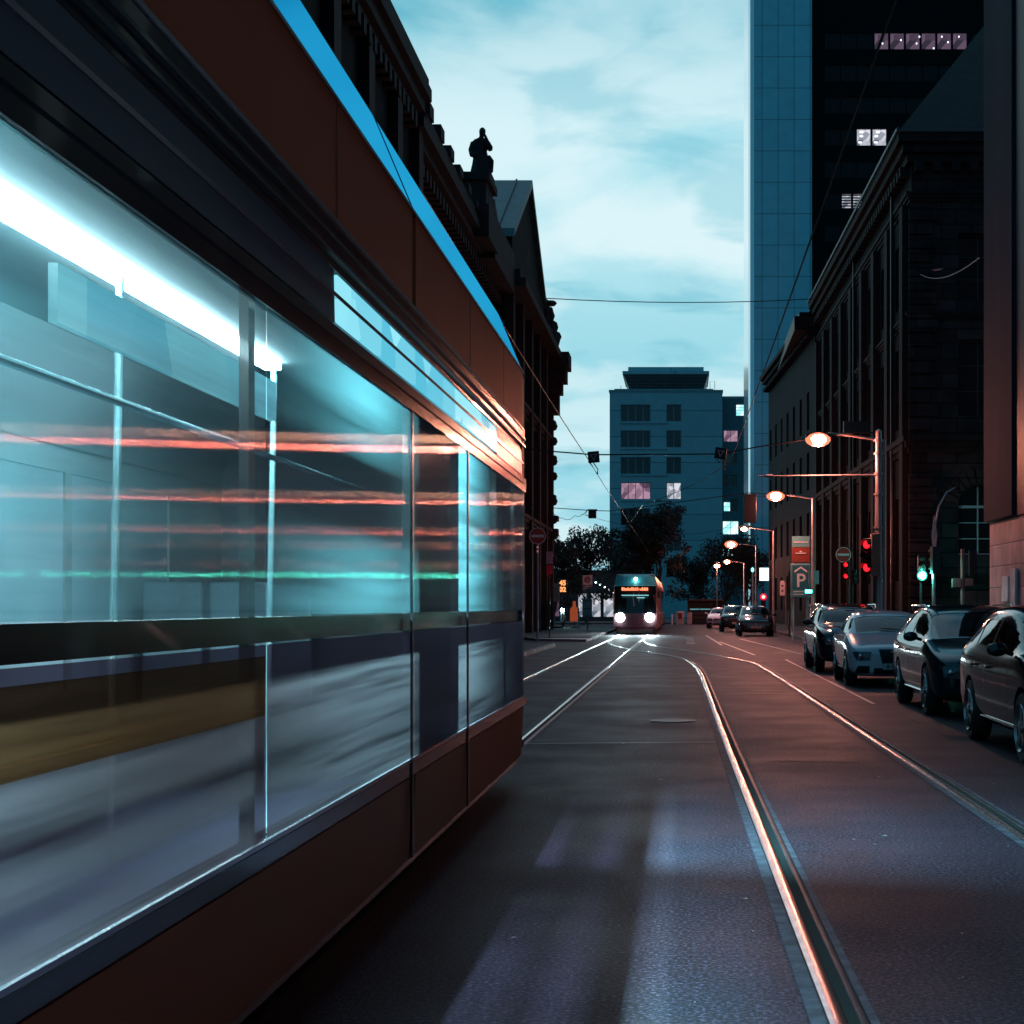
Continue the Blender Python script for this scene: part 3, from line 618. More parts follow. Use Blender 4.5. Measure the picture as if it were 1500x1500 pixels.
# small ceiling lamps seen through the lit windows
mb = MB()
for (x, y) in ((1293, 63), (1320, 58), (1343, 63), (1347, 53), (1368, 70), (1380, 53), (1389, 61), (1405, 53), (1262, 193), (1262, 199), (1286, 193), (1284, 199), (1260, 208), (1283, 208)):
    big = y > 180; mb.box((x - 1000) * q - (.16 if big else .06), (x - 1000) * q + (.16 if big else .06), Y0 + .1, Y0 + .16, 1.5 + (888 - y) * q - .07, 1.5 + (888 - y) * q + .07)
part('ceiling_lights', mb, glow('office_spot', (.85, .9, 1), 2.0), dw, (0, 0, 0))
mb = MB()
for z in range(6): mb.box(15.35, 17.45, Y0 + .1, Y0 + .14, 39.95 + z * .26, 40.08 + z * .26)
part('blind', mb, M_dframe, dw, (0, 0, 0), smooth=False)

# ---- far apartment block closing the street
fb = thing('apartment_block', 'pale eight storey apartment block with roof pavilion at the end of the street', 'building', (-2, 205, 0))
q = 200 / 2300; ops = []
M_pfr = mat('pale_block_frame', (.20, .36, .42), .5)
for r_, yc in enumerate((605, 643, 682, 719, 757, 795, 833)):
    c, h_ = 1.5 + (888 - yc - 12.5) * q, 25 * q
    lit_ = yc == 719
    ops.append(((909 - 893) * q, c, 44 * q, h_, 4, 1, 'thick', M_pfr, M_litpink if lit_ else M_dglass) + (('lit window band with people inside',) if lit_ else ()))
    ops.append(((976 - 893) * q, c, 22 * q, h_, 2, 1, 'thick', M_pfr, M_litwhite if lit_ else M_dglass))
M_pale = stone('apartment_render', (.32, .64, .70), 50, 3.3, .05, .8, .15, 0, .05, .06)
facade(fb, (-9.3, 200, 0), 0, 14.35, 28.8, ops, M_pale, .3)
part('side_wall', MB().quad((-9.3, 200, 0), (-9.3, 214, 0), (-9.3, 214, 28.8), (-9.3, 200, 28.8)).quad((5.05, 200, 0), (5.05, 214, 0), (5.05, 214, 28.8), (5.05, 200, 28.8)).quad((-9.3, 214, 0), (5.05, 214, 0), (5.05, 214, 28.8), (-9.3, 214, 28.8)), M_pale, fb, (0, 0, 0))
mb = MB().box(-9.4, 5.15, 199.9, 214, 28.8, 29.05); mb.box(-8.7, 3.9, 200.4, 200.46, 29.05, 29.25)
part('parapet', mb, mat('parapet_pale', (.2, .38, .42), .7), fb, (0, 0, 0), smooth=False)
mb = MB(); i = [(-6.7, 202), (2.6, 202), (2.6, 212), (-6.7, 212)]; e = [(-7.6, 201), (3.3, 201), (3.3, 213), (-7.6, 213)]
for a in range(4): b = (a + 1) % 4; mb.quad((*i[a], 29.05), (*i[b], 29.05), (*e[b], 31.2), (*e[a], 31.2))
for z in range(5): mb.box(-6.7 - .15 * z, 2.6 + .14 * z, 201.75 - .17 * z, 201.95 - .17 * z, 29.25 + z * .4, 29.35 + z * .4)
part('roof_pavilion', mb, mat('pavilion_dark', (.09, .11, .12), .5, var=.2), fb, (0, 0, 0), smooth=False)
part('pavilion_roof', MB().box(-7.7, 3.4, 200.9, 213.1, 31.2, 31.6).box(-7.0, 2.7, 201.5, 212.5, 31.6, 32.2), M_pale, fb, (0, 0, 0), smooth=False)
part('railing', MB().tube([(3.5, 201, 29), (3.5, 201, 30.3), (4.1, 201, 30.3), (4.1, 201, 29)], .035, 6).tube([(-7.9, 200.5, 29), (-7.9, 200.5, 29.7)], .03, 6), M_dark, fb, (0, 0, 0))
for yc in (605, 643, 682, 719, 757): part('sill_band', MB().box(-7.95, -1.85, 199.9, 200.0, 1.5 + (888 - yc - 14.5) * q - .12, 1.5 + (888 - yc - 14.5) * q), M_pfr, fb, (0, 0, 0), smooth=False)
fe = thing('rear_wing', 'set back wing with bright lit stair windows between the apartment block and the tower', 'building', (9, 206, 0))
ops = []; y0 = 202; q = y0 / 2300
def F_(x0, x1, ya, yb, nx, ny, pm, lab=None): return ((x0 - 1058) * q, 1.5 + (888 - yb) * q, (x1 - x0) * q, (yb - ya) * q, nx, ny, 'std', M_pfr, pm) + ((lab,) if lab else ())
X58 = (1058 - 1000) * q
ops = [F_(1078, 1092, 592, 609, 1, 4, M_litcool, 'small lit window with blinds under the roof'), F_(1060, 1081, 630, 647, 2, 1, M_litpink), F_(1060, 1081, 664, 681, 2, 1, M_dglass), F_(1060, 1081, 696, 713, 2, 1, M_dglass),
       F_(1060, 1070, 735, 749, 1, 2, M_litcool), F_(1070.5, 1082, 731, 749, 1, 1, M_dglass), F_(1058.5, 1082, 763, 783, 2, 2, M_litcool, 'bright white blue lit window'), F_(1058.5, 1082, 797, 816, 2, 2, M_litcool, 'bright white blue lit window'), F_(1094, 1104, 763, 820, 2, 6, M_litcool, 'tall lit stair window')]
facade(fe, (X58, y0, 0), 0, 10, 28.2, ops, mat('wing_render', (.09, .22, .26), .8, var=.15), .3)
part('roof', MB().box(X58, X58 + 10, y0 - .06, y0 + 12, 28.2, 28.5), M_pfr, fe, (0, 0, 0), smooth=False)
# low shop behind the tram stop, lit under the trees
sh = thing('shop', 'low shop with a lit front window under the trees behind the tram stop', 'shop', (-8, 152, 0))
ops = [(x, .45, 1.0, 2.3, 1, 1, 'std', M_dframe, M_litwhite) for x in (8.6, 9.8, 11.0)] + [(2 + 1.3 * i_, .5, 1.0, 2.0, 1, 1, 'std', M_dframe, M_litdim) for i_ in range(4)]
facade(sh, (-18.5, 148, 0), 0, 13, 4.6, ops, mat('shop_wall', (.04, .045, .05), .8), .2)
part('roof', MB().box(-18.8, -5.3, 147.7, 158, 4.6, 4.9), M_dark, sh, (0, 0, 0), smooth=False)
part('side_wall', MB().quad((-5.5, 148, 0), (-5.5, 158, 0), (-5.5, 158, 4.6), (-5.5, 148, 4.6)), MC['shop_wall'], sh, (0, 0, 0))
mb = MB()
for i_ in range(10): mb.ball((-10.2 + i_ * .42, 146.8 - i_ * .12, 4.1 - (i_ * .13) ** 2.2), .09, 8)
part('festoon_light', mb, glow('festoon', (.7, .95, 1), 5), sh, (0, 0, 0))
# ------------------------------------------------------------------ trees
M_bark = mat('bark', (.035, .03, .028), .9, var=.4, vscale=6, bump=.6, bscale=25)
M_leaf = mat('dark_leaves', (.03, .038, .032), .7, var=.6, vscale=1.5, spec=.2)
def tree(x, y, h, rx, label, seed, base=.22, n=5200, dens=1.0):
    rn = random.Random(seed); t = thing('street_tree', label, 'tree', (x, y, 0), 0, 'trees around the tram stop')
    tr = MB(); cr = MB(); tips = []
    def limb(p, d, L, r, lev):
        pts = [p]; rad = [r]
        for k in range(4):
            d = (d + Vector((rn.uniform(-.2, .2), rn.uniform(-.2, .2), rn.uniform(-.05, .18)))).normalized(); p = p + d * L / 4; pts.append(p); rad.append(r * (1 - .16 * (k + 1)))
        tr.tube(pts, rad, 6 if lev else 9)
        tips.append(p)
        if lev < 3:
            for k in range(4 if lev == 0 else 3):
                a = rn.uniform(0, 6.28); e = rn.uniform(.45, 1.05); nd = (d * .9 + Vector((math.cos(a) * e, math.sin(a) * e, .15))).normalized()
                limb(pts[rn.choice((2, 3, 4))], nd, L * rn.uniform(.55, .8), r * .5, lev + 1)
    limb(Vector((0, 0, 0)), Vector((0, 0, 1)), h * .42, h * .022, 0)
    sc = rx / max(1e-3, max(max(abs(v[0]), abs(v[1])) for v in tr.v)); scz = h * .93 / max(v[2] for v in tr.v)
    tr.v = [(v[0] * min(1, sc * 1.0) if v[2] > h * .25 else v[0], v[1] * min(1, sc) if v[2] > h * .25 else v[1], v[2] * scz) for v in tr.v]
    cl = []
    for p in tips[1:]:
        q = Vector((p.x * min(1, sc), p.y * min(1, sc), p.z * scz))
        if q.z > h * base: cl.append((q, rn.uniform(.5, 1.15) * rx * .3))
    for k in range(16):
        a = rn.uniform(0, 6.28); z = rn.uniform(base + .08, .9); r = rx * math.sin(PI * min(.95, (z - base) / (1 - base) * .8 + .2)) ** .7 * rn.uniform(.35, .95)
        cl.append((Vector((math.cos(a) * r, math.sin(a) * r, z * h)), rx * rn.uniform(.2, .38)))
    per = int(n * dens / len(cl))
    for c, r in cl:
        for k in range(per):
            v = Vector((rn.gauss(0, 1), rn.gauss(0, 1), rn.gauss(0, .8))); v *= r * rn.uniform(.2, 1) ** .5 / max(.3, v.length); p = c + v
            a = Vector((rn.uniform(-1, 1), rn.uniform(-1, 1), rn.uniform(-1, 1))).normalized(); b = a.orthogonal().normalized(); s = rn.uniform(.07, .17)
            cr.quad(p - a * s, p - b * s * .6, p + a * s, p + b * s * .6)
    part('trunk', tr, M_bark, t); me = cr.mesh('crown', False); part('crown', me, M_leaf, t); return t
for i, (x, y, h, rx, lab) in enumerate((
    (-4.6, 122, 9.0, 2.1, 'tall dense tree directly behind the oncoming tram, left of its roof'), (-1.6, 124, 9.3, 2.2, 'pointed tree rising behind the right half of the oncoming tram'),
    (-2.9, 140, 10.8, 3.0, 'highest tree crown against the apartment block, middle one behind the tram'), (-8.3, 135, 8.6, 2.6, 'loose tree with sky showing through beside the end of the palace'),
    (-10.6, 128, 8.0, 2.3, 'low tree tucked against the palace corner at the tram stop'), (-6.2, 150, 9.2, 2.6, 'tree between the tram stop and the oncoming tram, with wispy top'),
    (3.6, 142, 8.2, 3.0, 'rounded tree below the lit windows of the rear wing'), (1.2, 150, 6.5, 2.2, 'small tree beside the low dark shelter'), (6.0, 139, 7.6, 2.2, 'tree nearest to the panel tower behind the street lamps'))):
    tree(x, y, h, rx, lab, 20 + i, .16)

# ------------------------------------------------------------------ street lamps
M_sod = glow('sodium_lens', (1, .22, .11), 1.7); M_sodc = glow('sodium_core', (1, .50, .30), 200)
M_mast = mat('mast_paint', (.40, .34, .34), .35, .3, var=.2, vscale=3)
def lamp(x, y, hx, hh, label, power, s=1.0, style='arm'):
    t = thing('street_lamp', label, 'street lamp', (x, y, 0), 0, 'sodium street lamps along the right pavement')
    pole = MB()
    if style == 'mast':
        pole.lathe([(.16, 0), (.16, .9), (.115, 1.0), (.085, 6.25), (.0, 6.3)], seg=16); pole.tube([(.16, 0, .1), (.155, 0, 6.0)], .035, 8)
        for z in (3.0, 3.6, 4.5, 5.05, 5.6, 5.95): pole.lathe([(.13, z), (.13, z + .06)], seg=12)
    elif style == 'post': pole.lathe([(.07, 0), (.05, 1.2), (.04, hh - .05)], seg=10)
    else: pole.lathe([(.12, 0), (.12, .9), (.075, 1.0), (.055, hh - .1)], seg=14)
    part('pole', pole, M_mast, t)
    lx = hx - x
    if style != 'post':
        zt = hh + (.12 if style == 'mast' else .02)
        part('arm', MB().tube([(0, 0, zt - .15), (lx * .5, 0, zt - .02), (lx * .86, 0, zt + .02)], .035, 8), M_mast, t)
    hd = part('lamp_head', MB().prism([(lx - .34, hh + .02), (lx + .38, hh + .05), (lx + .42, hh + .12), (lx, hh + .2), (lx - .32, hh + .12)], 'y', -.13, .13) if style != 'post' else MB().lathe([(.05, hh - .08), (.2, hh + .22), (.22, hh + .26), (0, hh + .34)], seg=12), M_dark, t)
    part('lens', MB().ball((lx, -.02, hh - .02), (.30 * s, .24 * s, .17 * s), 14), M_sod, hd)  # oversized dim ball adds the orange halo around the bulb
    part('bulb', MB().ball((lx, -.08, hh - .03), (.23 * s, .22 * s, .135 * s), 14), M_sodc, hd)
    if power:
        l = bpy.data.lights.new('lamp_light', 'POINT'); l.energy = power; l.color = (1, .24, .17); l.shadow_soft_size = .12
        lo = bpy.data.objects.new('lamp_light', l); COL.objects.link(lo); lo.parent = t; lo.location = (lx, 0, hh - .28)
    return t
PW = 680
l1 = lamp(5.3, 42.5, 3.66, 6.03, 'nearest street lamp, on a thick double mast behind the parked cars', PW * 1.15, 1.15, 'mast')
part('span_arm', MB().tube([(0, 0, 5.05), (-3.25, 0, 5.02)], [.03, .018], 8).tube([(-2.85, 0, 5.025), (-3.05, 0, 5.025)], .045, 8), M_mast, l1)
part('bracket', MB().tube([(-1.0, 0, 6.12), (-.25, 0, 6.22)], .02, 6).box(-.95, -.25, -.1, .1, 6.18, 6.5), M_dark, l1)
lamp(5.3, 63.9, 3.78, 6.0, 'second street lamp, on a thin pole standing beside the grey cabinet', PW * 1.3, 1.25)
lamp(4.95, 85.3, 3.34, 5.72, 'third street lamp, with a long flat arm above the red signal', PW, .75)
lamp(5.0, 107, 3.3, 5.73, 'fourth street lamp, glowing in front of the lit rear wing windows', PW, 1.5)
lamp(5.0, 128, 3.62, 5.15, 'fifth and smallest arm lamp, in front of the tree by the tower', PW * .7, 1.1)
lamp(2.75, 126, 2.75, 4.75, 'short post top lamp without an arm beside the low shelter', PW * .5, 1.0, 'post')

# ------------------------------------------------------------------ signals
M_green = glow('signal_green', (.12, 1, .72), 260); M_red = glow('signal_red', (1, .006, .012), 5); M_redhot = glow('signal_red_bright', (1, .006, .014), 12); M_off = mat('unlit_lens', (.03, .02, .02), .2, var=0)
M_cyan = glow('signal_cyan', (.1, 1, .85), 7)
def head(parent, x, y, z, rz=0, lit=None, s=1.0, backplate=False, hw=.15):
    """three aspect signal head, centre z, lenses face local -y"""
    hb = MB().box(-hw * s, hw * s, 0, .2 * s, -.48 * s, .48 * s)
    h = part('signal_head', hb, M_black, parent, rot=rz, bevel=.02); h.location = (x, y, z)
    if backplate: part('backplate', MB().box(-.26 * s, .26 * s, .2 * s, .23 * s, -.6 * s, .6 * s), M_black, h, bevel=.04)
    for i, dz in enumerate((.31, 0, -.31)):
        m = lit[i] if lit and lit[i] else M_off
        part('lens', MB().lathe([(.105 * s, -.015), (.09 * s, -.035), (.04 * s, -.05)], (0, 0, dz * s), 'y', 14), m, h)
        v = MB(); n = 9
        for k in range(n):
            a0 = PI * k / n - .15; a1 = PI * (k + 1) / n - .15 + (.3 if k == n - 1 else 0); r = .118 * s
            v.quad((r * math.cos(a0), 0, dz * s + r * math.sin(a0)), (r * math.cos(a1), 0, dz * s + r * math.sin(a1)), (r * math.cos(a1), -.17 * s, dz * s + r * math.sin(a1)), (r * math.cos(a0), -.17 * s, dz * s + r * math.sin(a0)))
        part('visor', v, M_black, h)
    return h
def post(t, h, r=.05, m=None, x=0, y=0): return part('pole', MB().lathe([(r * 1.4, 0), (r, .1), (r, h), (0, h + .03)], (x, y, 0), seg=12), m or M_steel, t)
G = 'traffic signals around the junction'
a = thing('traffic_light', 'red traffic light on the thick lamp mast, its head turned toward the road', 'traffic light', (5.08, 42.25, 0), 0, G)
post(a, 3.5, .03, M_dark, .1, .1); head(a, -.12, 0, 2.85, R(-40), (M_red, None, M_red), 1.0)
part('control_box', MB().box(-.02, .22, -.16, .14, 2.3, 3.45), mat('ochre_back', (.25, .17, .12), .5), a, bevel=.02)
a = thing('traffic_light', 'small red traffic light under the round no entry sign', 'traffic light', (6.62, 63.6, 0), 0, G)
post(a, 3.3, .04, M_dark, .28, .2); head(a, 0, 0, 2.95, R(-25), (M_red, None, M_red), .75); head(a, .42, .1, 2.7, R(35), (None, None, None), .6)
a = thing('traffic_light', 'bright green traffic light under a curved mast in front of the sandstone building', 'traffic light', (9.45, 62, 0), 0, G)
post(a, 3.3, .05, M_dark, 0, .3); hg = head(a, 0, 0, 3.02, 0, (None, None, M_green), 1.0)
part('lens_halo', MB().ball((0, -.05, -.31), (.20, .05, .20), 16), glow('green_rim', (.05, 1, .62), 1.6), hg); part('bulb', MB().ball((0, -.10, -.31), (.13, .06, .13), 16), M_green, hg)  # wider dim ball is an added halo around the green bulb
gl = bpy.data.lights.new('signal_light', 'POINT'); gl.energy = 110; gl.color = (.08, 1, .75); gl.shadow_soft_size = .1
go = bpy.data.objects.new('signal_light', gl); COL.objects.link(go); go.parent = a; go.location = (0, -.45, 2.71)
a = thing('traffic_light', 'unlit signal hanging from a curved grey mast beside the arched window', 'traffic light', (9.85, 61.6, 0), 0, G)
part('pole', MB().tube([(0, 0, 0), (0, 0, 3.6), (.04, 0, 4.6), (.2, 0, 5.4), (.5, 0, 5.95), (.85, 0, 6.15)], [.08, .06, .05, .045, .04, .035], 10), M_steel, a); head(a, 1.0, -.1, 6.0, R(200), None, 1.1)
part('pennant_sign', MB().prism([(-.06, 3.7), (.06, 3.7), (.13, 4.3), (0, 5.1), (-.1, 4.3)], 'y', -.09, -.075), mat('pale_pink', (.7, .45, .45), .5), a)
part('oval_sign', MB().lathe([(.16, -.1), (.16, -.12)], (0, 0, 0), 'y', 18), mat('pale_cyan_sign', (.4, .65, .65), .4), a, label='oval sign on the mast').scale = (1, 1, 2.0)
a.children[-1].location = (0, 0, 3.3)
a = thing('traffic_light', 'dark traffic light seen from behind on the reddish pole near the tiled wall', 'traffic light', (11.05, 62, 0), 0, G)
post(a, 3.75, .08, mat('red_brown_pole', (.3, .16, .16), .5)); head(a, .38, 0, 3.2, R(180), None, 1.05)
part('push_button_box', MB().box(-.42, -.08, -.12, .1, 2.25, 2.6).box(.08, .4, -.12, .1, 2.3, 2.6), mat('dull_red_box', (.45, .2, .18), .5), a, bevel=.02)
a = thing('traffic_light', 'large dark traffic light hanging over the road from the span wire, seen from behind', 'traffic light', (2.75, 64.2, 0), 0, G)
part('hanger', MB().tube([(0, 0, 5.95), (0, 0, 6.1)], .03, 6), M_dark, a); head(a, 0, 0, 5.48, R(180), None, .98, True)
a = thing('traffic_light', 'low bright red signal beyond the parked cars, below the white light box', 'traffic light', (4.42, 86, 0), 0, G)
post(a, 2.5, .05, M_dark, 0, .25); hh_ = head(a, 0, 0, 1.75, 0, (M_redhot, None, None), .85)
part('lens_halo', MB().ball((0, -.05, .26), (.19, .06, .19), 16), glow('red_rim', (1, .003, .04), 1.2), hh_); part('bulb', MB().ball((0, -.1, .26), (.10, .06, .10), 16), glow('red_core', (1, .12, .10), 9), hh_)  # outer ball is an added red halo, the small one is the bulb
a = thing('traffic_light', 'slim pole with a small cyan signal lamp left of the white light box', 'traffic light', (4.2, 94, 0), 0, G)
post(a, 3.6, .05, mat('cyan_pole', (.3, .5, .5), .4)); part('lamp', MB().ball((-.02, -.05, 3.68), (.09, .09, .13), 12), glow('cyan_lamp', (.2, .9, 1), 3), a)
a = thing('traffic_light', 'green tram signal lamp mounted on the right side of the parking sign', 'traffic light', (5.13, 63.6, 0), 0, G)
part('housing', MB().box(-.2, .14, 0, .15, 1.98, 2.22), M_black, a, bevel=.02); part('lens', MB().box(-.17, .11, -.02, .0, 2.03, 2.17), M_cyan, a, bevel=.03)
part('signal_panel', MB().box(-.02, .42, .32, .36, 2.4, 2.95), mat('teal_panel', (.25, .55, .55), .4), a, label='pale teal plate on the lamp pole')
# ------------------------------------------------------------------ signs
M_blue = mat('sign_blue', (.01, .16, .20), .35, var=.1); M_white = mat('sign_white', (.75, .78, .8), .4, var=.06); M_brown = mat('sign_brown', (.22, .05, .03), .4, var=.1); M_tsign = mat('sign_teal', (.10, .33, .36), .4, var=.1)
def plate(x0, x1, z0, z1, y=0, t=.03): return MB().box(x0, x1, y, y + t, z0, z1)
a = thing('parking_sign', 'blue parking garage sign with white roof and P below a brown and a teal plate', 'sign', (4.86, 64.6, 0))
post(a, 4.3, .05, M_steel, -.3, .2); a.children[-1].name = 'pole'; part('pole', MB().lathe([(.05, 0), (.05, 4.3)], (.3, .2, 0), seg=10), M_steel, a)
part('plate', plate(-.42, .40, 1.85, 3.25, 0, .08), M_tsign, a, bevel=.03); part('plate', plate(-.35, .33, 2.2, 3.18, -.012, .01), M_blue, a)
p = text('P', .78, .012, .012); part('letter', MB().add(p, Matrix.Translation((0, -.02, 2.53))), M_white, a)
part('roof_symbol', MB().quad((-.26, -.02, 2.88), (0, -.02, 3.06), (.26, -.02, 2.88), (.26, -.02, 2.96), (0, -.02, 3.14), (-.26, -.02, 2.96)), M_white, a)
part('text_line', MB().box(-.3, .3, -.015, -.003, 2.08, 2.12).box(-.3, .3, -.015, -.003, 1.97, 2.01), M_white, a)
part('plate', plate(-.36, .36, 3.32, 3.92, .02, .05), M_brown, a, label='brown plate above the parking sign'); part('text_line', MB().box(-.22, .22, .0, .012, 3.66, 3.70).box(-.05, .05, .0, .012, 3.72, 3.78), M_white, a)
part('plate', plate(-.36, .36, 3.94, 4.38, .02, .05), M_tsign, a, label='teal plate at the top'); part('text_line', MB().box(-.3, .3, .004, .012, 4.12, 4.15), M_white, a)
def noentry(t, x, y, z, r, tilt=0):
    part('sign_disc', MB().lathe([(r, 0), (r, -.02)], (x, y, z), 'y', 32), mat('sign_red', (.5, .05, .04), .4, var=.05), t)
    b = MB()
    for k in range(32):
        a0, a1 = k * PI / 16, (k + 1) * PI / 16; b.quad(*[(x + q * math.cos(w), y - .024, z + q * math.sin(w)) for q, w in ((r, a0), (r, a1), (r * .93, a1), (r * .93, a0))])
    part('sign_rim', b, M_white, t); part('sign_bar', MB().box(x - r * .75, x + r * .75, y - .03, y - .022, z - r * .14, z + r * .14), M_white, t)
a = thing('no_entry_sign', 'round red no entry sign in front of the dark sandstone facade on the right', 'sign', (6.75, 64, 0), 0, 'no entry signs')
post(a, 3.95, .035, M_dark, 0, .05); noentry(a, -.2, 0, 3.6, .31)
a = thing('no_entry_sign', 'round no entry sign on a tall pole just past the passing tram', 'sign', (-6.1, 66, 0), 0, 'no entry signs')
post(a, 4.85, .05, mat('purple_pole', (.32, .26, .34), .5), .0, .05); noentry(a, 0, 0, 4.45, .35); part('lamp', MB().ball((0, -.04, 3.98), .04, 8).ball((0, -.04, 3.8), .04, 8), glow('dim_pink', (.6, .25, .25), .6), a)
a = thing('road_sign', 'red square warning plate low beside the left no entry pole', 'sign', (-5.85, 69, 0))
post(a, 3.3, .03, M_dark); part('plate', plate(-.13, .13, 2.9, 3.3, -.05), mat('red_plate', (.5, .02, .04), .4), a); part('plate', plate(-.14, .14, 3.36, 3.9, -.05), mat('mauve_plate', (.3, .22, .32), .5), a)
a = thing('tram_stop_sign', 'white tram stop sign with a ringed H beside the oncoming tram', 'sign', (-5.45, 90, 0))
part('pole', MB().lathe([(.05, .1), (.05, 3.2)], seg=10), mat('pinkish_pole', (.55, .4, .42), .5), a)
part('plate', plate(-.28, .28, 2.72, 3.28, -.06), M_white, a)
b = MB()
for k in range(24):
    a0, a1 = k * PI / 12, (k + 1) * PI / 12; b.quad(*[(q * math.cos(w), -.07, 3.02 + q * math.sin(w)) for q, w in ((.18, a0), (.18, a1), (.13, a1), (.13, a0))])
part('ring', b, M_black, a); part('letter', MB().add(text('H', .24, .01, .012), Matrix.Translation((0, -.075, 3.02))), mat('sign_magenta', (.35, .03, .08), .4), a)
part('plate', plate(-.28, .28, 2.33, 2.68, -.06), mat('dull_green_plate', (.2, .3, .32), .5), a); part('text_line', MB().box(-.24, .24, -.07, -.062, 2.6, 2.62).box(-.24, .24, -.07, -.062, 2.5, 2.52).box(-.1, .1, -.07, -.062, 2.64, 2.67), M_white, a)
part('timetable_case', MB().box(-.3, .26, -.08, .04, .85, 1.92), mat('timetable', (.12, .38, .42), .3, var=.4, vscale=5), a, bevel=.02)
part('paper', MB().box(-.26, .22, -.09, -.082, 1.0, 1.3).box(-.26, .22, -.09, -.082, 1.4, 1.75), mat('paper_cyan', (.25, .6, .65), .5, var=.3, vscale=9), a)
a = thing('leaning_sign', 'leaning temporary sign on a pale post standing in a dark foot block', 'sign', (-8.2, 100, .0))
part('foot', MB().box(-.45, .5, -.25, .25, 0, .22), M_black, a, bevel=.02); part('pole', MB().tube([(.06, 0, .1), (-.2, 0, 2.95)], .04, 8), mat('pale_pole', (.65, .7, .72), .4), a)
part('plate', MB().prism([(-.5, 1.75), (.38, 1.8), (.38, 2.95), (-.5, 2.95)], 'y', .05, .08), mat('grey_cyan_plate', (.12, .28, .32), .5), a)
a = thing('bollard', 'slim pale post standing between the leaning sign and the tram stop sign', 'bollard', (-6.3, 95, .0)); part('post', MB().lathe([(.05, .13), (.05, 1.38), (.0, 1.42)], seg=10), MC['pale_pole'], a)
part('collar', MB().lathe([(.06, 1.1), (.06, 1.18)], seg=10), M_black, a)
a = thing('departure_display', 'small orange dot digit departure display hanging at the tram stop', 'display', (-7.95, 104, 0))
part('housing', MB().box(-.32, .32, 0, .2, 2.35, 3.3), M_black, a, bevel=.02); post(a, 2.4, .04, M_dark, 0, .1)
part('digits', MB().add(text('45', .44, .01, .02), Matrix.Translation((0, -.02, 3.03))).add(text('02', .44, .01, .02), Matrix.Translation((0, -.02, 2.6))), glow('amber_led', (1, .35, .12), 1.6), a)
a = thing('advertising_banner', 'orange bottle shaped advertising banner at the tram stop', 'banner', (-7.45, 108, 0))
part('flag', MB().prism([(-.3, .45), (.26, .45), (.26, 1.3), (.1, 1.5), (.08, 1.85), (-.1, 1.85), (-.12, 1.5), (-.3, 1.3)], 'y', 0, .12), mat('orange_banner', (.8, .16, .06), .5, em=(1, .18, .06), es=.25), a); part('foot', MB().lathe([(.25, 0), (.25, .05), (.03, .06), (.03, .46)], seg=12), M_black, a)
# scooter with its headlight on
a = thing('motor_scooter', 'motor scooter facing the camera with its white headlight on, left of the tram stop', 'scooter', (-8.7, 114, 0))
part('wheel', MB().lathe([(.16, -.05), (.25, -.04), (.26, 0), (.25, .04), (.16, .05)], (0, -.5, .26), 'x', 18), M_black, a); part('wheel', MB().lathe([(.16, -.05), (.25, -.04), (.26, 0), (.25, .04), (.16, .05)], (0, .7, .26), 'x', 18), M_black, a)
part('body', MB().prism([(-.55, .35), (-.4, 1.0), (-.3, 1.05), (-.2, .4), (.2, .38), (.3, .75), (.95, .8), (.9, .5), (.5, .3)], 'x', -.16, .16), mat('scooter_paint', (.25, .3, .33), .3), a, bevel=.04)
part('handlebar', MB().tube([(-.34, -.25, 1.12), (0, -.35, 1.05), (.34, -.25, 1.12)], .02, 6).tube([(-.3, -.28, 1.1), (-.36, -.3, 1.35)], .01, 5).tube([(.3, -.28, 1.1), (.36, -.3, 1.35)], .01, 5), M_dark, a)
part('headlight', MB().ball((0, -.47, 1.22), (.14, .06, .14), 12), glow('headlight_white', (.75, .95, 1), 45), a)
# light box, oval sign, dark post
a = thing('light_box', 'glowing white light box on a pole above the red signal', 'light box', (4.62, 89, 0))
post(a, 3.9, .045, M_dark, .34, .1); part('housing', MB().box(-.3, .3, 0, .16, 2.9, 3.72), M_dark, a, bevel=.02); part('panel', MB().box(-.26, .26, -.012, -.002, 2.95, 3.67), glow('box_white', (.65, .97, 1), 2.2), a)
a = thing('stop_sign_post', 'small white rounded plate on a post in front of the dark doorway', 'sign', (5.6, 88, 0))
post(a, 2.9, .04, M_steel, .2, .05); part('plate', MB().prism([(-.15, 2.1), (.13, 2.1), (.13, 2.8), (.08, 2.93), (-.1, 2.93), (-.15, 2.8)], 'y', -.02, .0), M_white, a); part('text_line', MB().box(-.06, .03, -.03, -.022, 2.3, 2.42).box(-.08, .05, -.03, -.022, 2.6, 2.68), M_black, a)
solo('steel_post', MB().lathe([(.06, .1), (.045, .2), (.045, 3.1), (0, 3.14)], seg=10).lathe([(.06, 2.0), (.06, 2.1)], seg=10), M_dark, 'thin dark post on the pavement left of the parking sign', 'post', (4.95, 73, 0))
a = thing('utility_cabinet', 'pale pink grey utility cabinet on the pavement corner under the parking sign', 'cabinet', (5.42, 63.7, .13))
part('body', MB().box(-.24, .24, -.2, .2, .08, 1.37), mat('cabinet_grey', (.48, .40, .42), .5, var=.15), a, bevel=.015); part('roof', MB().box(-.27, .27, -.23, .23, 1.37, 1.44), mat('cabinet_roof', (.38, .33, .35), .5), a, bevel=.015); part('plinth', MB().box(-.25, .25, -.21, .21, -.01, .08), M_dark, a)
part('door_seam', MB().box(-.004, .004, -.206, -.199, .12, 1.33), M_black, a); part('handle', MB().box(.03, .06, -.225, -.2, .7, .85), M_black, a)
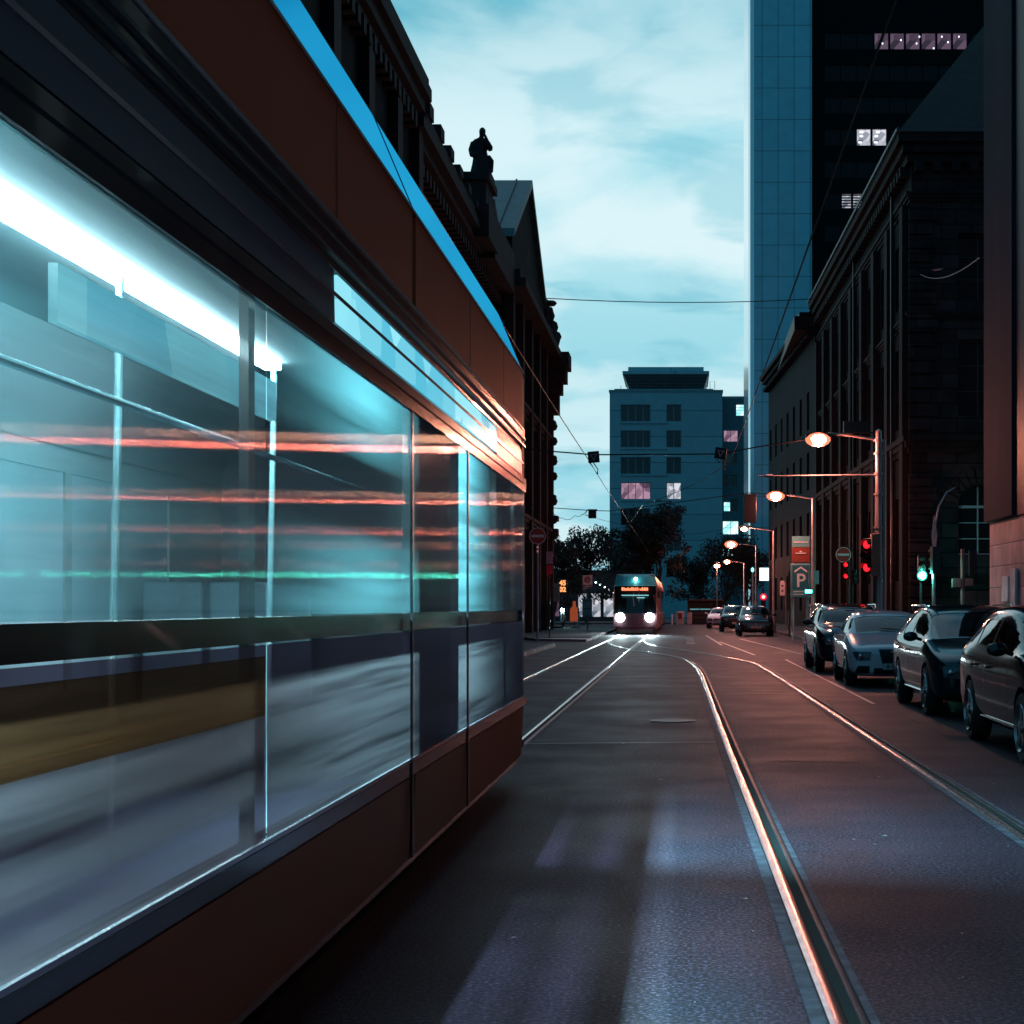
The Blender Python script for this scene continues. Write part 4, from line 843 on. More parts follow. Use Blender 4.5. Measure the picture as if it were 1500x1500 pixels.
# concrete blocks, bollard, shelter
a = thing('poster_block', 'pale square concrete block with a framed brown poster beside the tram', 'block', (-.22, 128, 0)); part('body', MB().box(-.34, .34, 0, .5, 0, 1.06), mat('pale_block', (.5, .45, .48), .6, var=.2), a, bevel=.02)
part('poster', MB().box(-.17, .17, -.03, -.005, .42, .95), mat('poster_brown', (.2, .05, .03), .5, var=.4, vscale=12), a); part('frame', MB().box(-.2, -.17, -.03, 0, .4, .98).box(.17, .2, -.03, 0, .4, .98).box(-.17, .17, -.03, 0, .95, .98).box(-.17, .17, -.03, 0, .4, .42), M_white, a)
a = thing('concrete_block', 'narrow pale block standing between the poster block and the dark shelter', 'block', (.56, 128, 0)); part('body', MB().box(-.2, .2, 0, .4, 0, 1.03), MC['pale_block'], a, bevel=.02); part('cap', MB().box(-.22, .22, -.02, .42, 1.03, 1.07), M_conc, a)
solo('bollard', MB().lathe([(.06, 0), (.06, .75), (.04, .82), (0, .84)], seg=10), M_white, 'short white bollard right beside the oncoming tram', 'bollard', (-.86, 127, 0))
a = thing('shelter', 'low dark shelter with a pale light strip along the back of the junction', 'shelter', (1.85, 130, 0))
part('roof', MB().box(-1.5, 1.5, -.6, .8, 1.95, 2.08), M_black, a); part('back_wall', MB().box(-1.45, 1.45, .6, .66, .1, 1.95), M_black, a)
for i in range(4): part('post', MB().box(-1.45 + i * .95, -1.39 + i * .95, -.5, -.44, 0, 1.95), M_dark, a)
part('light_strip', MB().box(-1.25, .75, .5, .59, 1.2, 1.3), glow('strip_dim', (.15, .45, .5), .6), a); part('slat', MB().box(-1.45, 1.45, .5, .59, .5, .62).box(-1.45, 1.45, .5, .59, .85, .93).box(-1.45, 1.45, .5, .59, 1.6, 1.68), mat('slat_dark', (.05, .05, .055), .5), a, smooth=False)

# ------------------------------------------------------------------ overhead wires
def wire(label, pts, r=.012, name='overhead_wire', cat='wire', sag=0):
    P_ = []
    for k in range(len(pts) - 1):
        A, B_ = Vector(pts[k]), Vector(pts[k + 1])
        for j in range(8):
            t = j / 8; q = A.lerp(B_, t); q.z -= sag * 4 * t * (1 - t); P_.append(q)
    P_.append(Vector(pts[-1])); return solo(name, MB().tube(P_, r, 6), M_wire, label, cat)
wire('contact wire above the straight left track, running down toward the oncoming tram', [(-2.52, 15, 5.5), (-2.52, 42.5, 5.42), (-2.52, 64, 5.45), (-2.52, 96, 5.5), (-2.52, 128, 5.5)], .011, sag=.05)
wire('contact wire above the middle track climbing past the panel tower', [(1.42, -5, 5.55), (1.40, 12, 5.5), (1.32, 42.5, 5.5), (.6, 50, 5.5), (-1.6, 62, 5.5), (-2.45, 74, 5.5)], .011, sag=.05)
wire('lower span wire with diamond tram signals stretched to the nearest lamp mast', [(-8.4, 42.5, 6.4), (-3.9, 42.5, 5.72), (-2.4, 42.5, 5.6), (1.0, 42.5, 5.62), (2.07, 42.5, 5.82), (3.6, 42.5, 6.05), (5.2, 42.5, 6.2)], .02, 'span_wire')
wire('far span wire carrying the hanging traffic light, tied to the second lamp pole', [(-8.7, 64, 6.1), (-5.5, 64, 5.52), (-3.7, 64, 5.4), (-2.9, 64, 5.38), (2.7, 64, 6.12), (5.25, 64, 5.95)], .018, 'span_wire')
wire('high thin wire crossing the sky between the palace and the sandstone building', [(-8.1, 92, 19.55), (8.6, 99, 20.9)], .028, 'span_wire', sag=.25)
wire('loose feeder wire looping below the far span wire', [(-5.4, 64.05, 5.48), (-4.9, 64.05, 5.1), (-4.4, 64.05, 5.2), (-3.9, 64.05, 5.42)], .012, sag=.12)
wire('thin far wire between the trees and the lamp arms', [(-5.2, 80, 6.2), (-.5, 80, 5.2), (2, 80, 5.4), (3.3, 80, 6.6)], .010, 'span_wire', sag=.1)
wire('bare cable from the sandstone corner to the stone clad block with an insulator', [(6.9, 36.5, 9.6), (9.4, 62, 14.6)], .015, 'span_wire', sag=.3)
M_pk = mat('pink_mark', (.75, .42, .55), .4, var=0)
for x, z, rot_, lab in ((-2.4, 5.52, R(-5), 'left diamond tram signal hanging on the span wire against the sky'), (1.02, 5.62, R(8), 'right diamond tram signal on the span wire in front of the rear wing')):
    a = thing('tram_signal', lab, 'sign', (x, 42.3, z), 0, 'square tram signals on the span wire')
    part('plate', MB().box(-.155, .155, 0, .05, -.155, .155), M_black, a, rot=(0, rot_, 0), bevel=.01)
    m_ = MB(); T = [(-.10, .08), (.10, .08), (0, -.11)]; U = [(-.062, .058), (.062, .058), (0, -.06)]
    for k in range(3): j = (k + 1) % 3; m_.quad(*[(q[0], -.012, q[1]) for q in (T[k], T[j], U[j], U[k])])
    part('triangle', m_, M_pk, a, rot=(0, rot_, 0))
    part('clamp', MB().tube([(0, .02, -.16), (.12, .02, -.34), (.1, .02, -.42)], .015, 6).tube([(-.1, .02, -.16), (-.02, .02, -.26)], .015, 6).ball((.1, .02, -.44), .03, 6), M_dark, a)
a = thing('junction_box', 'small black box hanging from the far span wire over the left track', 'box', (-3.68, 64, 5.38)); part('housing', MB().box(-.16, .16, -.12, .12, -.3, .02), M_black, a, bevel=.02); part('bracket', MB().tube([(-.2, 0, .05), (.2, 0, .05)], .03, 6).tube([(-.2, 0, .05), (-.28, 0, -.12), (-.16, 0, -.2)], .012, 5), M_dark, a)
a = thing('wire_insulator', 'pinkish insulators on the cable in front of the sandstone building', 'insulator', (8.1, 49, 12.0)); part('rod', MB().tube([(-.3, 0, -.02), (0, 0, .02)], .03, 6), mat('pink_ceramic', (.6, .4, .4), .3), a); part('cap', MB().ball((-.3, 0, -.02), .045, 8).ball((0, 0, .02), .045, 8), M_dark, a)
# ------------------------------------------------------------------ passing tram, close on the left (side plane x = -1.30)
tm = thing('tram', 'orange tram passing close on the left with a brightly lit interior', 'tram', (-2.52, 0, 0), 0)
SX = 1.22; YE, YB = 13.6, -17.0
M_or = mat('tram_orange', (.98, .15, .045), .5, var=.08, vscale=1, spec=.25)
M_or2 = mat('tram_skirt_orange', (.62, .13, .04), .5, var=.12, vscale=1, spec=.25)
M_roofw = bpy.data.materials.new('tram_roof_blue'); M_roofw.use_nodes = True
_n = M_roofw.node_tree; _n.nodes.clear(); _g = _n.nodes.new('ShaderNodeBsdfAnisotropic'); _g.inputs['Color'].default_value = (.03, .46, .78, 1); _g.inputs['Roughness'].default_value = .16
_o = _n.nodes.new('ShaderNodeOutputMaterial'); _n.links.new(_g.outputs[0], _o.inputs[0])
M_tblack = mat('tram_black', (.012, .01, .014), .22, var=.05, coat=.3)
M_band = mat('tram_band_grey', (.16, .17, .21), .25, .2, var=.1, vscale=1, streak=False)
M_tg = glassy('tram_glass', (.62, .80, .84), .12, .94, 1.5, .09, haze=(.10, .62, (.042, .075, .082), (1, .10, 3.2)))
M_tgl = glassy('tram_lower_glass', (.22, .15, .21), .2, .92, 1.6, .10, (1, .76, .88), haze=(.04, .92, (.080, .058, .064), (1, .14, 7)))
M_paleglow = litmat('pale_blue_glow', (.10, .55, .75), (.32, .86, 1.0), .95, 2.2)  # pale blue emission for added glowing strips that imitate reflected light
def wall_strip(h0, h1, y0, y1, x=SX, x1=None, th=.03):
    x1 = x if x1 is None else x1
    return MB().prism([(x, h0), (x1, h1), (x1 - th, h1), (x - th, h0)], 'y', y0, y1)
def strip(mb, h0, h1, y0, y1, x=SX, x1=None, th=.03):
    return mb.add(wall_strip(h0, h1, y0, y1, x, x1, th))
SEG = [(-17.0, -9.2), (-9.1, -.6), (-.5, 7.55), (7.65, YE - .9)]
sk = MB(); lo = MB(); ora = MB(); fair = MB(); bnd = MB(); trim = MB()
for a, b in SEG:
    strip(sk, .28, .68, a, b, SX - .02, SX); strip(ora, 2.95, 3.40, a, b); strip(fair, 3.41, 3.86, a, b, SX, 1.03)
    for c_, d_ in ([(a, b)] if b < 5 or a > 11 else ([(a, 5.87)] if a < 5.9 and b < 10 else ([(10.98, b)] if a > 5.9 else [(a, 5.87)]))): part('grey_band', wall_strip(2.56, 2.76, c_, d_, SX, SX - .004), M_band, tm)
strip(trim, .69, .75, -17, YE - .5, SX + .004); strip(trim, 1.385, 1.465, -17, YE - .6, SX - .02, None, .06); strip(trim, 2.44, 2.55, -17, YE - .6, SX + .003)
strip(trim, 2.77, 2.94, -17, YE - .7, SX - .012, SX + .004)
for z in (2.50, 2.80, 2.86): strip(trim, z, z + .014, -17, YE - .7, SX + .012)
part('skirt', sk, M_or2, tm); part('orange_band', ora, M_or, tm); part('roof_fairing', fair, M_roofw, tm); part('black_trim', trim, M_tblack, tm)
part('inner_frame', MB().add(wall_strip(.28, .76, -17, YE - .9, SX - .06)).add(wall_strip(2.5, 3.4, -17, YE - .9, SX - .07)), M_tblack, tm)
for y in (-14.1, -11.2, -7, -3.9, 1.3, 3.6, 5.9, 9.6, 11.4): part('panel_seam', wall_strip(2.96, 3.39, y, y + .006, SX + .0015, None, .004), M_tblack, tm)
ed = MB(); strip(ed, 2.655, 2.672, -17, YE - .8, SX + .006); strip(ed, 2.93, 2.945, -17, YE - .8, SX + .01); strip(ed, .755, .77, -17, YE - .8, SX + .006); strip(ed, 3.395, 3.41, -17, YE - .8, SX + .008)
part('bright_moulding', ed, mat('moulding', (.55, .45, .5), .2, .9, var=0), tm)
strip_h = MB(); part('sky_sheen_strip', wall_strip(2.575, 2.745, 5.9, 10.95, SX + .004, SX + .002, .02), M_paleglow, tm)  # glowing strip added in place of the sky reflected on the band
part('pale_glow_bar', MB().box(.60, .63, 4.75, 7.3, 2.36, 2.54), M_paleglow, tm)  # added glowing bar for a pale patch of light behind the windows
# nose/tail cab beyond the last section: skin tapers in plan and the roof drops
cab = [(YE - .9, 0, 0), (YE - .55, .02, .03), (YE - .25, .07, .10), (YE - .05, .18, .25), (YE + .03, .34, .42)]
def taper(h0, h1, x0, x1, name, m, zdrop=1):
    mb = MB()
    for (ya, ia, da), (yb, ib, db) in zip(cab, cab[1:]):
        da, db = da * zdrop, db * zdrop
        for s in (1, -1): mb.quad((s * (x0 - ia), ya, h0 - da * .6), (s * (x0 - ib), yb, h0 - db * .6), (s * (x1 - ib), yb, h1 - db), (s * (x1 - ia), ya, h1 - da))
    return part(name, mb, m, tm)
taper(.28, .68, SX - .02, SX, 'cab_skirt', M_or2, 0); taper(2.56, 3.40, SX, SX, 'cab_shoulder', M_or, .9); taper(3.4, 3.86, SX, 1.03, 'cab_fairing', M_roofw)
taper(.69, 1.465, SX, SX, 'cab_side_window', M_tgl, 0); taper(1.465, 2.56, SX, SX, 'cab_window', M_tg, 0)
part('cab_face', MB().box(-.95, .95, YE - .06, YE + .02, .3, 1.0).box(-.9, .9, YE - .06, YE + .0, 2.5, 3.1), M_or, tm); part('windscreen', MB().box(-.9, .9, YE - .04, YE - .01, 1.0, 2.5), M_tg, tm)
# glazing panes with black pillars behind the flush glass
pn = 0
ys = [-17.0, -14.6, -12.0, -9.4, -6.6, -3.6, -.55, 2.4, 4.9, 7.5, 9.45, 11.35, YE - .92]
for a, b in zip(ys, ys[1:]):
    X = SX + .001
    part('window', MB().quad((X, a + .006, 1.47), (X, b - .006, 1.47), (X, b - .006, 2.435), (X, a + .006, 2.435)), M_tg, tm, smooth=False); part('lower_window', MB().quad((X, a + .006, .775), (X, b - .006, .775), (X, b - .006, 1.38), (X, a + .006, 1.38)), M_tgl, tm, smooth=False)
for y, w in ((-14.6, .05), (-9.15, .3), (-6.6, .05), (-3.6, .05), (-.55, .3), (4.9, .035), (8.4, .70), (11.35, .035), (12.6, .07)): part('pillar', wall_strip(.76, 2.5, y - w, y + w, SX - .045), M_tblack, tm)  # widest pillar is added to cut a dark gap between the road light patches
# interior
M_in = mat('interior_panel', (.22, .30, .32), .55, var=.12, vscale=.8); M_seat = mat('seat_fabric', (.10, .16, .19), .8, var=.3, vscale=5); M_infl = mat('interior_floor', (.03, .03, .04), .6)
M_hazy = mat('hazy_pane', (.24, .33, .37), .5, var=.25, vscale=.7)  # opaque far panes, an even interior haze put into their colour
M_strip = glow('ceiling_strip', (.74, .95, 1), 90)
part('floor', MB().box(-SX + .04, SX - .06, -16.9, YE - .15, .30, .36), M_infl, tm)
part('ceiling', MB().box(-1.0, 1.06, -16.9, YE - .4, 2.99, 3.03).prism([(-1.16, 2.45), (-.8, 2.98), (-.83, 3.0), (-1.2, 2.5)], 'y', -16.9, YE - .4), M_in, tm, smooth=False)
part('roof', MB().box(-1.03, 1.03, -16.9, YE - .5, 3.80, 3.86).prism([(-SX, 3.4), (-1.03, 3.8), (-1.03, 3.86), (-SX, 3.45)], 'y', -16.9, YE - .5), M_roofw, tm, smooth=False)
part('far_side_wall', MB().box(-SX, -SX + .04, -16.9, YE - .4, .3, 1.0).box(-SX, -SX + .04, -16.9, YE - .4, 2.3, 3.4), M_in, tm, smooth=False)
for a, b in zip(ys, ys[1:]): part('far_window', MB().box(-SX + .005, -SX + .03, a + .05, b - .05, 1.0, 2.3), M_hazy, tm)
fp = MB()
for y in ys[1:]: fp.box(-SX - .002, -SX + .045, y - .05, y + .05, 1.0, 2.3)
part('far_pillar', fp, mat('grey_pillar', (.2, .26, .28), .5), tm)
for a, b in ((-16, -9.5), (-8.6, -.9), (-.2, 9.6)): part('light_strip', MB().box(-.035, .065, a, b, 2.945, 2.985), M_strip, tm)
for a, b, e in ((-6.5, -4.5, 500), (.6, 2.2, 900), (6.1, 6.9, 450), (8.8, 9.5, 950)):  # extra lamps added below the strip, aimed through the windows to brighten the road
    l = bpy.data.lights.new('window_spill_light', 'AREA'); l.shape = 'RECTANGLE'; l.size = .12; l.size_y = b - a; l.energy = e; l.color = (.34, .90, 1); l.spread = R(110)
    lo_ = bpy.data.objects.new('window_spill_light', l); COL.objects.link(lo_); lo_.parent = tm; lo_.location = (.04, (a + b) / 2, 2.93); lo_.rotation_euler = (0, R(-38), 0)
def seat(y, x, f):
    s = part('seat', MB().box(x - .21, x + .21, y - .2, y + .22, .74, .82).prism([(f * .2, .8), (f * .25, .8), (f * .33, 1.38), (f * .27, 1.4)], 'x', x - .2, x + .2) if 0 else MB().box(x - .21, x + .21, y - .2, y + .22, .74, .82).box(x - .2, x + .2, y + f * .2, y + f * .26, .8, 1.66), M_seat, tm, bevel=.02)
for y in (-13.5, -11.5, -7.8, -5.5, -2.5, .6, 1.9, 4.2, 5.5, 10.3, 11.5):
    for x in (-.9, -.45): seat(y, x, 1 if int(y * 10) % 2 else -1)
for y in (-10.2, -4.2, 3.2, 6.9, 9.5): part('grab_pole', MB().tube([(.0, y, .36), (.05, y, 2.98)], .018, 8), mat('grab_steel', (.7, .75, .75), .25, .9), tm)
part('amber_stripe', MB().quad((SX + .003, -16.9, 1.16), (SX + .003, 4.88, 1.16), (SX + .003, 4.88, 1.345), (SX + .003, -16.9, 1.345)), glassy('amber_film', (.62, .36, .16), .2, .9, 1.4, .0, (1, .7, .5), haze=(.0, .7, (.22, .10, .03), (1, .18, 14))), tm, smooth=False)
part('grab_rail', MB().tube([(.45, -16, 2.25), (.45, YE - 1.2, 2.25)], .016, 8), MC['grab_steel'], tm)
part('rail_panel', MB().box(-SX + .045, -SX + .06, -16.5, 7.4, .70, .99), mat('amber_panel', (.85, .36, .06), .5, var=.2), tm)
part('cab_partition', MB().box(-1.1, 1.0, 12.35, 12.4, .36, 2.9), mat('partition', (.09, .11, .13), .4), tm)
# doors' vertical rubber seams and a bogie under the floor
sm_ = MB()
for y in (2.4, 7.5, 9.45, -12.0): strip(sm_, .3, 2.44, y - .012, y + .012, SX + .012, None, .012)
part('door_seam', sm_, M_tblack, tm)
part('underframe', MB().box(-1.1, 1.12, -16.8, YE - .7, .2, .3).box(-.6, .95, 2.5, 6, .1, .2), M_black, tm)
part('edge_lip', MB().add(wall_strip(.255, .28, -17, YE - 1, SX - .02, None, .03)), mat('lip_metal', (.6, .55, .55), .15, 1), tm)

# ------------------------------------------------------------------ oncoming tram at 83 m
ot = thing('tram', 'oncoming tram with two glaring headlights facing the camera at the stop', 'tram', (-2.52, 83, 0), 0)
M_t2 = mat('tram_paint_rose', (.32, .19, .23), .3, var=.15, coat=.4); M_t2s = mat('tram_side_rose', (.42, .2, .18), .3, var=.15)
M_teal = mat('tram_roof_teal', (.10, .75, .82), .35, var=.2, vscale=2)
def shell(prof, w0, w1, name, m, th=0):
    """front panel strips: prof list of (y,z), half width from w0 (bottom) to w1 (top), rounded plan"""
    mb = MB(); n = 10
    rows = []
    for i, (y, z) in enumerate(prof):
        t = i / (len(prof) - 1); w = w0 + (w1 - w0) * t
        rows.append([(w * math.sin(-PI / 2 + PI * k / n) ** 1 if 0 else w * (-1 + 2 * k / n), y + .28 * abs(-1 + 2 * k / n) ** 3.5, z) for k in range(n + 1)])
    for a, b in zip(rows, rows[1:]):
        for k in range(n): mb.quad(a[k], a[k + 1], b[k + 1], b[k])
    return part(name, mb, m, ot)
shell([(.12, .28), (.0, .42), (.0, .95), (.03, 1.12)], 1.12, 1.16, 'bumper_panel', M_t2)
shell([(.03, 1.12), (.16, 1.6), (.36, 2.16)], 1.16, 1.13, 'windscreen', mat('cab_glass', (.01, .02, .025), .08, var=0, spec=.8)); shell([(.36, 2.16), (.42, 2.58)], 1.13, 1.12, 'display_panel', M_black)
shell([(.34, 2.58), (.5, 2.62), (.95, 3.1), (1.2, 3.22)], 1.16, 1.0, 'roof_front', M_teal)
body = MB().box(-1.15, 1.15, .7, 30, .28, 1.1); body.prism([(-1.16, 2.5), (-1.16, 2.62), (-1.0, 3.18), (1.0, 3.18), (1.16, 2.62), (1.16, 2.5)], 'y', 1.15, 30)
body.prism([(.28, .28), (.28, 1.12), (.7, 1.12), (.7, .28)], 'x', -1.14, 1.14)
part('body', body, M_t2s, ot, bevel=.02); part('side_glazing', MB().box(-1.14, 1.14, .75, 29.9, 1.1, 2.5), mat('side_glass', (.02, .03, .04), .08, var=0), ot); part('corner_pillar', MB().prism([(.3, 1.12), (.62, 2.6), (1.2, 2.6), (.75, 1.12)], 'x', -1.15, -1.1).prism([(.3, 1.12), (.62, 2.6), (1.2, 2.6), (.75, 1.12)], 'x', 1.1, 1.15), M_t2s, ot)
sk_ = MB()
for y in (3, 6, 9, 12, 15): sk_.box(1.13, 1.165, y, y + .12, 1.1, 2.5)
part('window_pillar', sk_, M_t2s, ot)
for x in (-.75, .74):
    h_ = part('headlight', MB().ball((x, .1, .90), (.28, .12, .25), 14), glow('tram_headlight', (.85, .98, 1), 60), ot)
part('marker_light', MB().ball((.02, .62, 2.95), (.1, .09, .1), 10), glow('marker', (.9, 1, 1), 8), ot)
d_ = MB(); rn = random.Random(2); x = -.72
while x < .62:
    w_ = rn.uniform(.05, .1); h_ = rn.uniform(.10, .17); d_.box(x, x + w_, .36, .385, 2.33, 2.33 + h_); d_.box(x, x + w_ * .5, .36, .385, 2.45, 2.5) if rn.random() < .5 else None; x += w_ + .022
part('destination_text', d_, glow('led_orange', (1, .22, .10), 2.2), ot)
part('lit_cab_edge', MB().box(-.72, .72, .20, .225, 2.06, 2.10).box(.1, .5, .18, .2, 1.93, 1.97), glow('cab_strip', (.35, .9, .95), .9), ot)
part('wiper', MB().tube([(-.05, .12, 1.5), (-.12, .24, 2.0), (-.08, .28, 2.2)], .02, 6).tube([(.2, .16, 1.7), (.2, .3, 2.5)], .025, 6), mat('wiper_pale', (.8, .6, .6), .4), ot)
part('underrun', MB().box(-1.0, 1.0, .3, 29.8, .06, .28), M_black, ot)
part('mirror', MB().box(-1.35, -1.18, .3, .4, 1.9, 2.3).box(1.18, 1.32, .3, .4, 1.9, 2.3), M_black, ot, bevel=.02)
for x in (-.75, .74):
    l = bpy.data.lights.new('headlight_beam', 'SPOT'); l.energy = 900; l.color = (.7, .95, 1); l.spot_size = R(60); l.spot_blend = .8; l.shadow_soft_size = .1
    lo_ = bpy.data.objects.new('headlight_beam', l); COL.objects.link(lo_); lo_.parent = ot; lo_.location = (x, -.12, .9); lo_.rotation_euler = (R(82), 0, R(180))
# ------------------------------------------------------------------ cars
M_tyre = mat('tyre', (.012, .012, .013), .7, var=.1); M_rim = mat('alloy', (.35, .36, .38), .25, .9, var=.1)
M_cglass = glassy('car_glass', (.10, .24, .28), .03, 0, 1.45, .0); M_chrome = mat('chrome', (.75, .75, .78), .1, 1, var=0)
M_lampg = mat('headlamp_glass', (.10, .12, .14), .06, .3, var=.4, vscale=14); M_cabin = mat('cabin_dark', (.03, .04, .045), .7, var=.2)
M_plate = mat('number_plate', (.55, .6, .6), .4, var=0)
SHAPES = {
 # y, half width, zbot, belt z, roof z or None, roof half width
 'hatch': dict(L=4.3, wb=2.58, wr=.325, st=[(-2.15, .62, .30, .60, None, 0), (-2.10, .76, .22, .67, None, 0), (-1.93, .86, .19, .74, None, 0), (-1.5, .885, .19, .82, None, 0), (-1.0, .89, .19, .92, None, 0), (-.86, .89, .19, .95, None, 0),
   (-.16, .89, .19, .95, 1.36, .60), (.35, .89, .19, .96, 1.42, .61), (1.0, .89, .19, .98, 1.40, .60), (1.55, .88, .20, 1.0, 1.31, .57), (1.95, .86, .22, 1.0, None, 0), (2.1, .80, .26, .86, None, 0), (2.15, .68, .34, .7, None, 0)], roofx=(6, 9), body_up=1.0),
 'suv': dict(L=4.55, wb=2.7, wr=.37, st=[(-2.27, .66, .36, .72, None, 0), (-2.22, .80, .26, .82, None, 0), (-2.05, .89, .24, .92, None, 0), (-1.6, .92, .24, 1.0, None, 0), (-1.1, .92, .24, 1.05, None, 0), (-.95, .92, .24, 1.07, None, 0),
   (-.3, .92, .24, 1.06, 1.50, .64), (.3, .92, .24, 1.07, 1.56, .65), (1.1, .92, .24, 1.08, 1.56, .65), (1.85, .91, .25, 1.10, 1.48, .62), (2.15, .88, .27, 1.08, None, 0), (2.24, .82, .30, .95, None, 0), (2.28, .7, .38, .75, None, 0)], roofx=(6, 9)),
 'mpv': dict(L=4.5, wb=2.72, wr=.34, st=[(-2.25, .62, .30, .62, None, 0), (-2.2, .76, .22, .70, None, 0), (-2.0, .87, .19, .80, None, 0), (-1.6, .90, .19, .90, None, 0), (-1.25, .90, .19, .98, None, 0), (-1.1, .90, .19, 1.01, None, 0),
   (-.2, .90, .19, 1.0, 1.46, .62), (.4, .90, .19, 1.01, 1.53, .64), (1.2, .90, .19, 1.03, 1.52, .63), (1.8, .89, .20, 1.06, 1.44, .60), (2.12, .87, .22, 1.04, None, 0), (2.22, .82, .26, .9, None, 0), (2.25, .7, .34, .7, None, 0)], roofx=(6, 9)),
}
def build_car(kind, paint, label, group, rails=False, plate='B CA 48', badge=None, grille=None, rimstyle=5, lampshape=None):
    sh = SHAPES[kind]; st = sh['st']; L = sh['L']; J = 9
    bm = bmesh.new(); uv = bm.loops.layers.uv.new('g'); cr = bm.edges.layers.float.new('crease_edge')
    ring = []
    for i, (y, w, zb, zs, zr, rw) in enumerate(st):
        mid = zb + (zs - zb) * .45
        h = [(0, zb), (w * .78, zb), (w * .97, zb + .09), (w * .988, mid), (w * .998, zs - .16 * (zs - zb)), (w * .925, zs)]
        if zr: h += [(rw + .035, zr - .075), (rw - .10, zr - .008), (0, zr + .012)]
        else:
            f = .5 if i in (0, len(st) - 1) else 1
            h += [(w * .80, zs + .03 * f), (w * .48, zs + .052 * f), (0, zs + .06 * f)]
        ring.append([[bm.verts.new((s * x, y, z)) for (x, z) in h] if s > 0 else None for s in (1,)][0])
    # mirrored halves: build full ring list of verts index -8..8
    full = []
    for i, h in enumerate(ring):
        left = [h[0]] + [bm.verts.new((-v.co.x, v.co.y, v.co.z)) for v in h[1:8]] + [h[8]]
        full.append((h, left))
    def face(vs, uvs):
        try: f = bm.faces.new(vs)
        except ValueError: return None
        for l, q in zip(f.loops, uvs): l[uv].uv = q
        return f
    for i in range(len(st) - 1):
        for sd in (0, 1):
            a, b = full[i][sd], full[i + 1][sd]
            for j in range(8):
                vs = [a[j], b[j], b[j + 1], a[j + 1]]; us = [(i, j), (i + 1, j), (i + 1, j + 1), (i, j + 1)]
                if sd: vs.reverse(); us.reverse()
                f = face(vs, us)
    for i, sgn in ((0, 1), (len(st) - 1, -1)):
        h, l = full[i]
        face([h[0], h[1], l[1]][::sgn], [(i, 0), (i, 1), (i, 1)][::sgn])
        for j in range(1, 7): face([l[j], h[j], h[j + 1], l[j + 1]][::sgn], [(i, j), (i, j), (i, j + 1), (i, j + 1)][::sgn])
        face([l[7], h[7], h[8]][::sgn], [(i, 7), (i, 7), (i, 8)][::sgn])
    for e in bm.edges:
        va, vb = e.verts
        for sd in (0, 1):
            for i in range(len(st)):
                if va is full[i][sd][5] or vb is full[i][sd][5]:
                    o_ = vb if va is full[i][sd][5] else va
                    if any(o_ is full[k][sd][5] for k in range(len(st))): e[cr] = .55
                    if i in (5,) and o_ is full[i][sd][6]: e[cr] = .5
                if i in (5, 10) and (va in full[i][sd][6:] and vb in full[i][sd][6:]): e[cr] = .7
    bmesh.ops.recalc_face_normals(bm, faces=bm.faces)
    me = bpy.data.meshes.new('body'); bm.to_mesh(me); bm.free()
    o = bpy.data.objects.new('body', me); COL.objects.link(o)
    s = o.modifiers.new('s', 'SUBSURF'); s.levels = s.render_levels = 3; s.uv_smooth = 'NONE'
    dg = bpy.context.evaluated_depsgraph_get(); solid = bpy.data.meshes.new_from_object(o.evaluated_get(dg)); bpy.data.objects.remove(o)
    o = bpy.data.objects.new('body', solid); COL.objects.link(o)
    solid.materials.append(paint); solid.materials.append(M_black)
    cut = MB(); wy = (-sh['wb'] / 2 - .04, sh['wb'] / 2 - .04); wr = sh['wr']; W2 = st[5][1]
    for y in wy:
        for s_ in (1, -1): cut.lathe([(wr + .05, 0), (wr + .05, .5)], (s_ * (W2 - .26) if s_ > 0 else -(W2 + .24), y, wr), 'x', 36)
    cm = cut.mesh('cut'); cm.materials.append(M_black); cm.materials.append(M_black)
    for p in cm.polygons: p.material_index = 1
    co = bpy.data.objects.new('cut', cm); COL.objects.link(co)
    b = o.modifiers.new('b', 'BOOLEAN'); b.object = co; b.operation = 'DIFFERENCE'; b.solver = 'EXACT'
    dg = bpy.context.evaluated_depsgraph_get(); fin = bpy.data.meshes.new_from_object(o.evaluated_get(dg)); bpy.data.objects.remove(o); bpy.data.objects.remove(co)
    # split glass out of the shell
    bm = bmesh.new(); bm.from_mesh(fin); uv = bm.loops.layers.uv.active
    bvh = BVHTree.FromBMesh(bm)
    groups = {}
    r0, r1 = sh['roofx']
    for f in bm.faces:
        if f.material_index == 1: continue
        us = [l[uv].uv for l in f.loops]; u = sum(q[0] for q in us) / len(us); v = sum(q[1] for q in us) / len(us); c = f.calc_center_median()
        if 5.04 < u < 5.97 and v > 6.2: groups.setdefault('windscreen', []).append(f)
        elif 9.06 < u < 9.9 and v > 6.2: groups.setdefault('rear_window', []).append(f)
        elif 5.1 < v < 5.9 and 5.45 < u < 9.75 and f.normal.z < .85:
            py = [.42, 1.28] if kind != 'hatch' else [.5, 1.3]
            if any(abs(c.y - p) < .045 for p in py): continue
            k = 'door_window' if c.y < 1.28 else 'quarter_window'
            groups.setdefault((k, c.x > 0, sum(c.y > p for p in py)), []).append(f)
    root = thing('parked_car', label, 'car', (0, 0, 0), 0, group)
    trees = {}
    for k, fs in groups.items():
        g = MB(); idx = {}
        for f in fs:
            for vv in f.verts:
                if vv.index not in idx: idx[vv.index] = len(g.v); g.v.append(tuple(vv.co - vv.normal * .006))
            g.f.append(tuple(idx[vv.index] for vv in f.verts))
        nm = k if isinstance(k, str) else k[0]
        m_ = bpy.data.meshes.new(nm); m_.from_pydata(g.v, [], g.f); m_.update(); smo(m_, 60); part(nm, m_, M_cglass, root)
